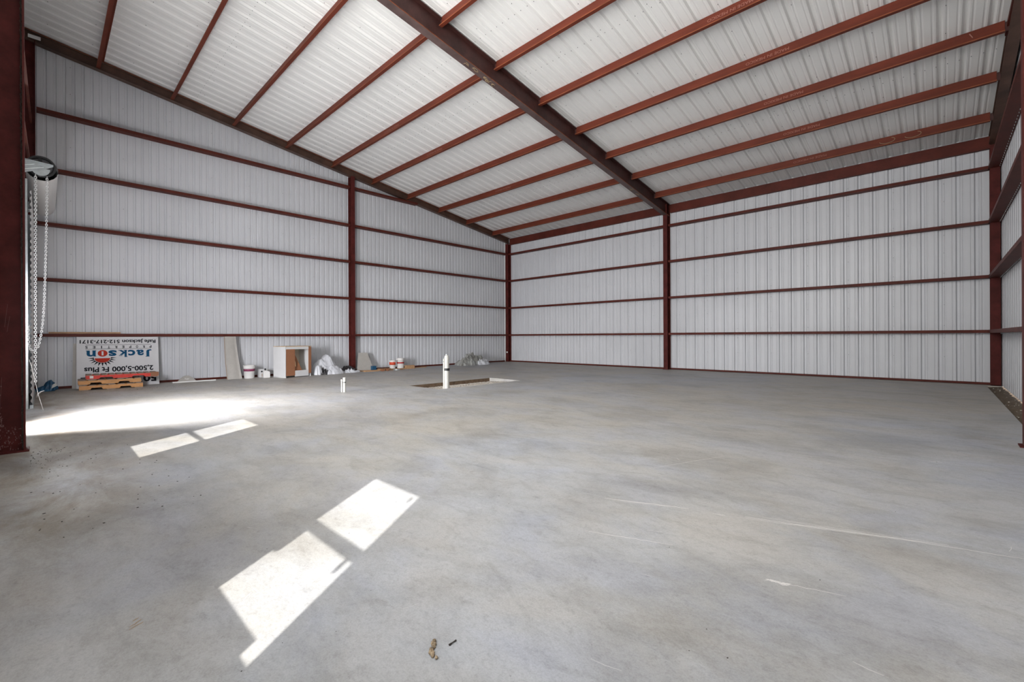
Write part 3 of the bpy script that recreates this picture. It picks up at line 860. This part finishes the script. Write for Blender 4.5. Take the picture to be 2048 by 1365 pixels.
pl2 = lean(-14.34, -14.31, -12.95, -12.98, 0.27, 0.165, 1.02)
o = board_mb(pl2, 0.01).build('plain_board', 'fibre'); tag(o, 'plain pale board peeking out behind the upside-down sign', 'board')
# plank on the girt
mb = MB(); mb.bar((0.13, -14.70, GZ[0] + 0.055), (0.13, -13.50, GZ[0] + 0.055), 0.04, 0.035); o = mb.build('wood_strip', 'lumber')
tag(o, 'tan wood strip lying on the lowest girt above the sign', 'wood strip')


# ------------------------------------------------------------------ pallets
def pallet(name, label, loc, rz, L, D, H, notched, topmat, strmat, grp, nt=8):
    t = thing(name, label, 'pallet', loc, grp, rz)     # x into the room (front face at x=D), y along the length
    h0, h1 = 0.014, H - 0.014
    for i, xx in enumerate((D - 0.036, D / 2 - 0.018, 0.0)):
        n0, n1 = 0.17 * L, 0.36 * L; n2, n3 = 0.62 * L, 0.81 * L; nz = h0 + (h1 - h0) * 0.45
        zz0 = 0 if i == 0 and notched else h0
        poly = [(xx, 0, h0), (xx, n0, h0), (xx, n0 + .02, nz), (xx, n1 - .02, nz), (xx, n1, h0), (xx, n2, h0), (xx, n2 + .02, nz), (xx, n3 - .02, nz), (xx, n3, h0), (xx, L, h0), (xx, L, h1), (xx, 0, h1)]
        MB().prism(poly, (0, 0, 0), (0.036, 0, 0)).build('stringer', strmat, t)
    w = L / (nt * 1.28)
    for i in range(nt):
        y0 = (L - w) * i / (nt - 1); MB().box((0, y0, h1), (D + 0.004, y0 + w, H)).build('deck_board', topmat, t)
    for y0 in (0.0, L * 0.42, L - 0.14 * L):
        MB().box((0, y0, 0), (D - 0.002, y0 + 0.14 * L, h0)).build('bottom_board', topmat if topmat != 'redpaint' else 'greywood', t)
    return t


pallet('wooden_pallet', 'orange-toned pine pallet at the bottom of the stack, on the floor', (0.37, -14.225, 0.0), -0.05, 1.07, 0.56, 0.112, True, 'greywood', 'pine', 'pallets stacked before the sign', 7)
pallet('wooden_pallet', 'orange-toned pine pallet in the middle of the stack, under the red one', (0.37, -14.25, 0.113), -0.02, 1.05, 0.55, 0.11, True, 'greywood', 'pine', 'pallets stacked before the sign', 7)
tr = pallet('red_pallet', 'red painted pallet with a small white tag, topmost of the stack', (0.37, -14.125, 0.224), -0.02, 1.23, 0.52, 0.105, True, 'greywood', 'redpaint', 'pallets stacked before the sign', 10)
mb = MB(); mb.box((0.522, 0.055, 0.03), (0.526, 0.115, 0.085)); mb.build('paper_tag', 'paper', tr)
mb = MB(); mb.box((0.44, 1.10, 0.02), (0.535, 1.25, 0.11)); mb.build('corner_block', 'hardboard', tr)


# ------------------------------------------------------------------ crumpled sheet things
def crumple(mb, c, rx, ry, h, seed, nr=26, na=72, amp=0.22, k=1.7, pinch=0.0):
    """a heaped sheet over an ellipse, creased like crushed foil"""
    base = len(mb.v)
    for i in range(nr + 1):
        f = i / nr
        for j in range(na):
            a = 2 * pi * (j + 0.5 * (i % 2)) / na
            x_, y_ = cos(a) * f, sin(a) * f
            p_ = Vector((x_ * rx * 5 + seed, y_ * ry * 5, seed * 0.37))
            w_ = Vector((noise.noise(p_ * 0.9), noise.noise(p_ * 0.9 + Vector((5, 5, 5))), 0)) * 0.5
            d1 = noise.voronoi((p_ + w_) * k)[0]; d2 = noise.voronoi((p_ + w_) * k * 2.3)[0]
            cr = (d1[0] - 0.42) * 1.25 + (d2[0] - 0.42) * 0.45
            n1 = noise.noise(p_ * 0.8)
            n4 = noise.noise(Vector((cos(a) * 1.9 + seed, sin(a) * 1.9, 5))) + 0.35 * noise.noise(Vector((cos(a) * 5 + seed, sin(a) * 5, 2)))
            prof_ = max(0, 1 - f ** 2.0) ** 0.62
            z_ = h * prof_ * (0.92 + 0.35 * n1) - h * amp * cr * min(1, prof_ * 1.5)
            fx = f * (1 + 0.22 * n4) * (1 - 0.10 * amp * 3 * cr * (1 - prof_))
            z_ = max(0.008, z_) if i < nr else 0.003
            mb.v.append((c[0] + rx * fx * cos(a), c[1] + ry * fx * sin(a) + pinch * z_, c[2] + z_))
    for i in range(nr):
        for j in range(na):
            a0 = base + i * na + j; a1 = base + i * na + (j + 1) % na; b0 = a0 + na; b1 = a1 + na
            if i % 2 == 0: mb.f += [(a0, a1, b0), (a1, b1, b0)]
            else: mb.f += [(a0, b1, b0), (a0, a1, b1)]
    return mb


# blue bags in the near-left corner
t = thing('blue_bag', 'crumpled blue plastic bag with a white label in the front-left corner', 'bag', (0.38, -14.71, 0))
q = MB(); crumple(q, (0.02, 0.03, 0.02), 0.15, 0.13, 0.24, 3.1, 14, 36, 0.45); q.build('upper_folds', 'blueplastic', t)
q = MB(); crumple(q, (0, -0.05, 0), 0.20, 0.17, 0.14, 8.4, 14, 36, 0.5); q.build('lower_folds', 'blueplastic', t)
q = MB(); q.hexa([(0.17, 0.05, 0.06), (0.19, 0.14, 0.12), (0.185, 0.14, 0.12), (0.165, 0.05, 0.06), (0.13, 0.02, 0.11), (0.15, 0.11, 0.17), (0.145, 0.11, 0.17), (0.125, 0.02, 0.11)]); q.build('label', 'paper', t)

# long hump-backed plastic fixture on the floor
t = thing('white_fixture', 'long white strip with a humped middle lying by the left wall', 'fixture', (0.36, -12.08, 0))
q = MB(); q.box((-0.05, -0.46, 0), (0.06, 0.47, 0.022)); q.box((0.035, -0.46, 0.022), (0.06, 0.47, 0.03)); q.build('base_strip', 'trimwhite', t)
poly = [(0.0, -0.36, 0.02)] + [(0.0, -0.16 + 0.20 * (j / 10 - 0.5) * 1.9, 0.02 + 0.15 * cos((j / 10 - 0.5) * pi) ** 0.8) for j in range(1, 10)] + [(0.0, 0.05, 0.02)]
q = MB(); q.prism(poly, (0, 0, 0), (0.035, 0, 0)); q.build('hump', 'fibre', t)
q = MB(); text_into(q, 'Tuer', -0.21, -0.11, 0.07, 0.105, lambda u, v: (0.0365, u, v), 0.02); q.build('raised_lettering', 'trimwhite', t)
# dark crumbs beside the tall panel
# tall sagging panel
pl3 = lean(-11.34, -11.36, -10.985, -11.09, 0.42, 0.215, 1.165)
t = thing('tall_panel', 'tall beige panel leaning on the lowest girt beside the bucket', 'panel', (0, 0, 0))
q = MB(); nu, nv = 4, 14
for side in (0.0, -0.012):
    for j in range(nv + 1):
        for i in range(nu + 1):
            v = j / nv; q.v.append(tuple(pl3(i / nu, v, side + 0.05 * sin(pi * v) * -1 + 0.03 * sin(pi * i / nu))))
W_ = (nu + 1) * (nv + 1)
for j in range(nv):
    for i in range(nu):
        a = j * (nu + 1) + i; q.f.append((a, a + 1, a + nu + 2, a + nu + 1)); q.f.append((W_ + a, W_ + a + nu + 1, W_ + a + nu + 2, W_ + a + 1))
for j in range(nv):
    for i in (0, nu):
        a = j * (nu + 1) + i; q.f.append((a, a + nu + 1, W_ + a + nu + 1, W_ + a))
q.build('face', 'fibre', t, True)
q = MB(); P = []
for j in range(nv + 1):
    v = j / nv; P.append(pl3(-0.012, v, 0.05 * sin(pi * v) * -1 - 0.005))
q.tube(P, 0.008, 6); q.build('left_edge', 'fibreedge', t)


def bucket(name, label, loc, r, h, band, bandz, tilt=(0, 0), grp=None, lid=False, handle=True):
    t = thing(name, label, 'bucket', loc, grp); t.rotation_euler = (tilt[0], tilt[1], 0)
    rb = r * 0.86
    prof = [(0.001, 0), (rb, 0), (rb + 0.003, 0.01), (rb + (r - rb) * 0.78, h * 0.78), (r + 0.006, h * 0.80), (r + 0.006, h * 0.83), (r, h * 0.84), (r + 0.002, h * 0.93), (r + 0.009, h * 0.94), (r + 0.009, h)]
    if lid: prof += [(r - 0.01, h + 0.004), (r - 0.02, h - 0.006), (0.001, h - 0.006)]
    else: prof += [(r, h), (r - 0.006, h * 0.8), (rb - 0.004, 0.02), (0.001, 0.02)]
    MB().lathe(prof).build('pail', 'white', t, True)
    rr = lambda z_: rb + (r - rb) * z_ / h + 0.0035
    a, b = bandz
    MB().lathe([(rr(a), a), (rr(b), b)]).build('label_band', band, t, True)
    if handle:
        q = MB(); P = [Vector((0.0 - 0.25 * r * sin(pi * j / 12), (r + 0.012) * cos(pi * j / 12), h * 0.86 + (0.0 + r * 0.95) * sin(pi * j / 12) * (-0.75 if handle == 'down' else 0.62))) for j in range(13)]
        q.tube(P, 0.0035, 6); q.build('handle', 'galv', t, True)
    return t


bucket('paint_bucket', 'white bucket with a maroon band beside the tall leaning panel', (0.37, -10.80, 0), 0.142, 0.365, 'maroonlabel', (0.20, 0.262))
# white slotted block and jug
t = thing('slotted_block', 'low white block with three dark slots between bucket and cabinet', 'block', (0.30, -10.42, 0))
q = MB(); q.box((-0.09, -0.125, 0), (0.10, 0.125, 0.235)); q.build('body', 'melamine', t, bevel=0.006)
for y0 in (-0.09, -0.015, 0.06):
    q = MB(); q.box((0.0995, y0, 0.15), (0.102, y0 + 0.045, 0.19)); q.build('slot', 'black', t)
q = MB(); q.box((0.0995, -0.07, 0.02), (0.102, -0.01, 0.11)); q.build('card', 'fibreedge', t)
t = thing('white_jug', 'small white jug with a dark cap left of the cabinet', 'jug', (0.56, -10.42, 0))
q = MB(); q.box((-0.06, -0.085, 0), (0.06, 0.085, 0.17)); q.hexa([(-0.06, -0.085, .17), (0.06, -0.085, .17), (0.06, 0.085, .17), (-0.06, 0.085, .17), (-0.025, -0.055, .215), (0.025, -0.055, .215), (0.025, 0.01, .205), (-0.025, 0.01, .205)])
q.build('body', 'white', t, bevel=0.012)
q = MB(); q.lathe([(0.001, .212), (0.022, .212), (0.022, .262), (0.001, .265)], (0, -0.028, 0), 14); q.build('cap', 'black', t)

# ------------------------------------------------------------------ the loose cabinet
t = thing('base_cabinet', 'white open base cabinet standing loose with a brown board across its front', 'cabinet', (0.657, -10.264, 0), None, 0.28)
D_, W_, H_ = 0.52, 0.84, 0.875       # local: x = depth to the room, y = width
q = MB(); q.box((0, 0, 0), (D_, 0.018, H_)); q.build('side_panel', 'melamine', t)
q = MB(); q.box((0, W_ - 0.018, 0.0), (D_ - 0.02, W_, H_)); q.build('side_panel', 'melamine', t)
q = MB(); q.box((0, 0.018, 0.10), (0.008, W_ - 0.018, H_)); q.build('back_panel', 'cream', t)
q = MB(); q.box((0, 0.018, 0.16), (D_ - 0.03, W_ - 0.018, 0.178)); q.build('cabinet_floor', 'cream', t)
q = MB(); q.box((0, 0.0, H_ - 0.001), (D_ + 0.002, W_ + 0.004, H_ + 0.016)); q.build('top_edge', 'edgeply', t)
q = MB(); q.box((D_ - 0.02, 0.018, H_ - 0.075), (D_ - 0.002, W_ - 0.09, H_ - 0.001)); q.build('top_rail', 'melamine', t)
q = MB(); q.box((D_ - 0.02, 0.31, 0.02), (D_ - 0.004, W_ - 0.09, 0.19)); q.build('toe_kick', 'melamine', t)
q = MB(); q.box((D_ - 0.014, 0.03, 0.055), (D_ - 0.001, 0.305, H_ - 0.07)); q.build('front_board', 'hardboard', t)
q = MB(); q.box((D_ - 0.018, W_ - 0.085, 0.09), (D_ - 0.002, W_ + 0.0, H_ - 0.012)); q.build('front_strip', 'hardboard', t)
q = MB(); q.prism([(D_ - 0.05, 0.29, 0.18), (D_ - 0.06, 0.58, 0.18), (D_ - 0.09, 0.29, 0.80)], (0, 0, 0), (-0.012, 0, 0.0)); q.build('loose_board', 'hardboard', t)
q = MB(); q.prism([(D_ - 0.012, 0.295, 0.36), (D_ - 0.012, 0.335, 0.30), (D_ - 0.012, 0.325, 0.44), (D_ - 0.012, 0.295, 0.50)], (0, 0, 0), (0.004, 0, 0)); q.build('splinter', 'edgeply', t)
q = MB()
for (yy, zz, s_) in ((0.47, 0.74, 0.022), (0.52, 0.735, 0.022), (0.56, 0.56, 0.010), (0.66, 0.34, 0.016)): q.box((0.009, yy, zz), (0.011, yy + s_, zz + s_))
q.build('pipe_hole', 'black', t)
q = MB(); q.box((0.0, 0.0, 0), (D_ + 0.001, 0.0185, 0.03)); q.build('foot_edge', 'trimwhite', t)

# ------------------------------------------------------------------ tarps
t = thing('silver_tarp', 'crumpled silver-grey tarp heap slumped against the cabinet', 'tarp', (0.56, -8.74, 0))
q = MB(); crumple(q, (-0.06, 0.03, 0), 0.28, 0.40, 0.60, 12.7, 26, 80, 0.20, 0.8); q.build('heap', 'tarp', t)
q = MB(); crumple(q, (0.17, 0.16, 0), 0.19, 0.34, 0.27, 5.3, 22, 70, 0.42, 1.1); q.build('front_folds', 'tarp', t)
q = MB(); crumple(q, (0.15, -0.30, 0), 0.15, 0.13, 0.32, 21.3, 16, 44, 0.28, 1.1); q.build('side_folds', 'tarp', t)
q = MB(); crumple(q, (0.20, -0.12, 0), 0.13, 0.16, 0.20, 31.3, 16, 44, 0.9, 2.4); q.build('dark_lining', 'tarpdark', t)
t = thing('black_sheeting', 'black and grey plastic sheeting trailing from tarp heap to wall column', 'plastic sheet', (0.42, -8.02, 0))
q = MB(); crumple(q, (0, 0, 0), 0.20, 0.34, 0.20, 4.4, 18, 60, 0.5, 1.8); q.build('dark_folds', 'tarpdark', t)
q = MB(); crumple(q, (0.24, 0.04, 0), 0.12, 0.36, 0.11, 14.4, 16, 60, 0.8, 2.2); q.build('grey_folds', 'tarp', t)
t = thing('green_tarp', 'grey-green crumpled tarp heap near the far corner', 'tarp', (0.62, -2.80, 0))
q = MB(); crumple(q, (0, 0, 0), 0.40, 0.74, 0.44, 17.2, 28, 100, 0.45, 1.1); q.build('heap', 'tarpgreen', t)
q = MB(); crumple(q, (0.20, 0.34, 0), 0.26, 0.42, 0.24, 2.2, 20, 70, 0.7, 1.5); q.build('pale_folds', 'tarp', t)
q = MB(); crumple(q, (0.14, -0.44, 0), 0.24, 0.36, 0.30, 27.2, 20, 70, 0.6, 1.5); q.build('grey_folds', 'tarpgreen', t)

# ------------------------------------------------------------------ small stuff right of the middle left-wall column
pl4 = lean(-7.62, -7.46, -7.01, -7.13, 0.42, 0.21, 0.61)
t = thing('leaning_board', 'grey tapered board leaning on the wall right of the column', 'board', (0, 0, 0))
board_mb(pl4, 0.01).build('face', 'fibre', t)
q = MB(); q.box((0.45, -7.14, 0.03), (0.55, -6.99, 0.165)); o = q.build('blue_box', 'blueplastic'); o.data.materials[0] = M['blueplastic']
tag(o, 'small dark blue box in front of the grey leaning board', 'box')
rnd = random.Random(3)
planks = [(0.50, -7.60, 0.50, -5.95, 0, 0.10, 0.03), (0.63, -7.25, 0.63, -5.92, 0, 0.09, 0.03), (0.39, -6.90, 0.39, -5.40, 0, 0.09, 0.03), (0.76, -7.55, 0.745, -7.02, 0, 0.07, 0.03),
          (0.735, -6.75, 0.735, -6.10, 0, 0.07, 0.03), (0.55, -6.93, 0.61, -6.50, 0.032, 0.12, 0.03), (0.42, -5.36, 0.40, -4.85, 0, 0.06, 0.025)]
lab = ['tan plank at the back left of the scrap pile along the left wall', 'tan plank in the middle of the scrap pile along the left wall', 'tan plank nearest the wall under the two small buckets',
       'short thin plank at the left front of the scrap pile', 'short plank at the front of the scrap pile, below the buckets', 'upper plank lying across the scrap pile', 'thin long strip at the right end of the scrap pile']
for (a, b, c_, d, z, w, h), l_ in zip(planks, lab):
    q = MB(); q.bar((a, b, h / 2 + z), (c_, d, h / 2 + z), w, h); o = q.build('scrap_plank', 'lumber'); tag(o, l_, 'plank', 'scrap lumber along the left wall')
q = MB(); q.box((0.52, -5.86, 0), (0.64, -5.52, 0.125)); o = q.build('wood_block', 'lumber'); tag(o, 'orange-tan wood block right of the small white bucket', 'wood block')
for (yy, s_, l_) in ((-6.98, 0.10, 'left of two dark stubby offcuts before the scrap pile'), (-6.80, 0.08, 'right of two dark stubby offcuts before the scrap pile')):
    q = MB(); q.box((0.80, yy, 0), (0.90, yy + s_, 0.075)); o = q.build('wood_offcut', 'hardboard'); tag(o, l_, 'wood offcut', 'offcuts before the scrap pile')
q = MB(); q.lathe([(0.001, 0), (0.11, 0), (0.115, 0.02), (0.11, 0.04), (0.001, 0.045)], (0.90, -6.42, 0), 20); o = q.build('bucket_lid', 'galv'); tag(o, 'flat blue-grey lid lying before the scrap pile', 'lid')
bucket('small_bucket', 'small bucket with an orange-red wrapper, left of two on the scrap', (0.44, -6.30, 0.031), 0.115, 0.29, 'orangelabel', (0.13, 0.245), (0, 0), 'small buckets on the scrap lumber', True, False)
bucket('small_bucket', 'white bucket with a dark red stripe, right of two on the scrap', (0.44, -5.985, 0.031), 0.138, 0.355, 'redlabel', (0.165, 0.215), (0.0, 0), 'small buckets on the scrap lumber', True, 'down')

# ------------------------------------------------------------------ pipes rising from the slab
t = thing('standpipe', 'tall white standpipe with a black clamp in the floor pit', 'pipe', (6.40, -8.56, -0.12))
q = MB(); q.tube([(0, 0, 0), (0, 0, 0.50)], 0.055, 20); q.tube([(0, 0, 0.50), (0, 0, 0.80)], 0.052, 20); q.lathe([(0.052, 0.80), (0.045, 0.835), (0.02, 0.85), (0.001, 0.852)]); q.build('main_pipe', 'pvc', t, False)
q = MB(); q.tube([(-0.035, -0.055, 0), (-0.035, -0.055, 0.78)], 0.02, 12); q.build('side_pipe', 'pvc', t)
q = MB(); q.lathe([(0.060, 0.50), (0.062, 0.505), (0.062, 0.55), (0.060, 0.555)]); q.build('clamp', 'black', t)
q = MB()
for zz in (0.70, 0.77): q.tube([(-0.06, -0.06, zz), (-0.02, -0.065, zz)], 0.014, 8)
q.tube([(0.0, 0.0, 0.85), (0.0, 0.0, 0.87)], 0.02, 10); q.build('fitting', 'galv', t)
t = thing('pipe_stub', 'short white pipe stub standing alone on the open floor', 'pipe', (5.42, -10.465, 0))
q = MB(); q.tube([(0, 0, 0), (0, 0, 0.20)], 0.027, 16); q.tube([(0, 0, 0.20), (0, 0, 0.30)], 0.031, 16); q.build('main_pipe', 'pvc', t)
q = MB(); q.tube([(-0.02, -0.05, 0), (-0.02, -0.05, 0.255)], 0.013, 10); q.tube([(-0.02, -0.05, 0.24), (-0.02, -0.05, 0.262)], 0.017, 10); q.build('side_pipe', 'pvc', t)
q = MB(); q.lathe([(0.0325, 0.195), (0.0325, 0.21)]); q.build('joint_ring', 'black', t)
q = MB(); q.box((0.10, -0.12, 0.42), (0.16, -0.10, 0.50))
o = MB().lathe([(0.001, 0), (0.03, 0), (0.035, 0.03), (0.03, 0.06), (0.001, 0.065)], (0.16, -0.245, 0.40), 14).build('outlet_knob', 'white'); tag(o, 'small white knob at the foot of the far corner column', 'knob')

# ------------------------------------------------------------------ marks and litter on the slab
MARKS = [0]


def mark(pts, w, mat='scratch', z=0.0003):
    MARKS[0] += 1; z = z + 0.000005 * MARKS[0]
    q = MB(); P = [Vector((x_, y_, z)) for x_, y_ in pts]; n = len(P); vs = []
    for i, p_ in enumerate(P):
        d = (P[min(i + 1, n - 1)] - P[max(i - 1, 0)]).normalized(); s_ = Vector((-d.y, d.x, 0)); ww = w * (0.35 + 0.65 * sin(pi * (i + 0.5) / n))
        vs += [p_ + s_ * ww / 2, p_ - s_ * ww / 2]
    q.add(vs, [(2 * i, 2 * i + 1, 2 * i + 3, 2 * i + 2) for i in range(n - 1)]); return q


def line(a, b, n=12, j=0.004):
    return [(a[0] + (b[0] - a[0]) * i / n + random.uniform(-j, j), a[1] + (b[1] - a[1]) * i / n + random.uniform(-j, j)) for i in range(n + 1)]


q = MB()
for (a, b, w) in (((13.467, -11.751), (14.386, -11.411), 0.008), ((13.48, -11.765), (14.25, -11.475), 0.006), ((13.6, -11.68), (14.3, -11.42), 0.004), ((13.467, -11.70), (13.9, -11.56), 0.003), ((14.015, -11.54), (14.75, -11.33), 0.006),
                  ((12.653, -12.062), (13.157, -11.852), 0.010), ((12.70, -12.06), (13.10, -11.90), 0.003), ((12.85, -12.60), (13.3, -12.42), 0.005), ((13.3, -11.83), (13.37, -11.81), 0.006),
                  ((13.80, -12.45), (14.05, -12.37), 0.004), ((12.55, -11.20), (12.9, -10.3), 0.004), ((14.278, -9.289), (14.36, -9.26), 0.012)):
    r_ = mark(line(a, b), w); q.add(r_.v, r_.f)
rk = random.Random(4)
for _ in range(46):
    f_ = rk.random(); cx_, cy_ = 13.770 + 0.075 * f_, -12.452 + 0.016 * f_ + rk.uniform(-.010, .006) * (0.4 + f_)
    an = rk.uniform(-0.3, 0.9); l_ = rk.uniform(0.006, 0.022)
    r_ = mark([(cx_ - l_ * cos(an), cy_ - l_ * sin(an)), (cx_, cy_), (cx_ + l_ * cos(an), cy_ + l_ * sin(an))], 0.0035); q.add(r_.v, r_.f)
for _ in range(60):
    a_ = rk.uniform(8.2, 14.7); b_ = rk.uniform(-14.3, -9.5); an = rk.gauss(0.35, 0.5); l_ = rk.uniform(0.01, 0.06)
    r_ = mark([(a_, b_), (a_ + l_ * cos(an), b_ + l_ * sin(an)), (a_ + 2 * l_ * cos(an + .1), b_ + 2 * l_ * sin(an + .1))], rk.uniform(0.001, 0.003)); q.add(r_.v, r_.f)
o = q.build('chalky_scratches', 'scratch', fl); o['kind'] = 'structure'
q = MB()
for (a, b) in (((12.02, -14.50), (12.05, -14.54)), ((12.045, -14.50), (12.07, -14.545)), ((12.0, -14.51), (12.01, -14.53))):
    r_ = mark(line(a, b, 5, 0.002), 0.006); q.add(r_.v, r_.f)
o = q.build('rust_stain', 'chalk', fl); o['kind'] = 'structure'
# the clod and twig in the foreground
t = thing('mortar_clod', 'crumbly tan mortar clod on the slab near the bottom of the picture', 'clod', (13.02, -13.80, 0))
q = MB(); rc = random.Random(5)
for i in range(34):
    f = i / 33; a_ = 0.042 - 0.084 * f; b_ = -0.008 + 0.004 * sin(f * 6) + (0.022 * max(0, f - 0.55) / 0.45)
    a_ += rc.uniform(-.004, .004); b_ += rc.uniform(-.006, .006)
    p_ = F_ * a_ + R_ * b_; r_ = rc.uniform(0.004, 0.0075)
    q.lathe([(0.0005, 0), (r_, r_ * 0.4), (r_ * 0.9, r_ * 1.1), (0.0005, r_ * 1.6)], (p_.x, p_.y, 0), 7)
q.build('lump', 'clod', t)
q = MB(); c_ = Vector((13.044, -13.731, 0))
q.tube([c_ - R_ * .011 - F_ * .012 + U_ * .003, c_ + U_ * .004, c_ + R_ * .011 + F_ * .014 + U_ * .003], [0.004, 0.0018, 0.003], 6)
o = q.build('twig', 'crumb'); tag(o, 'tiny dark twig right of the mortar clod', 'twig')


def dirt_spot():
    if random.random() < 0.55: return (7.75 + abs(random.gauss(0, 0.7)), -14.86 + abs(random.gauss(0, 0.16)), 0.001)
    return (7.6 + random.random() * 3.2, -14.85 + random.random() * 0.9, 0.001)


pebble_cloud('dirt_crumbs', 150, dirt_spot, 0.0015, 0.007, 'crumb', 'dark dirt crumbs scattered around the foot of the big foreground column', 'dirt', flat=0.5)
pebble_cloud('floor_grit', 120, lambda: (random.uniform(8.5, 15.0), random.uniform(-14.6, -8.5), 0.0005), 0.001, 0.0035, 'crumb', 'fine dark grit scattered over the open concrete floor', 'grit', flat=0.5)
pebble_cloud('wall_dirt', 120, lambda: (random.uniform(1.08, 1.7), random.uniform(-14.9, -12.4), 0.001), 0.002, 0.007, 'crumb', 'dark dirt bits lying along the foot of the left wall', 'dirt', flat=0.5)
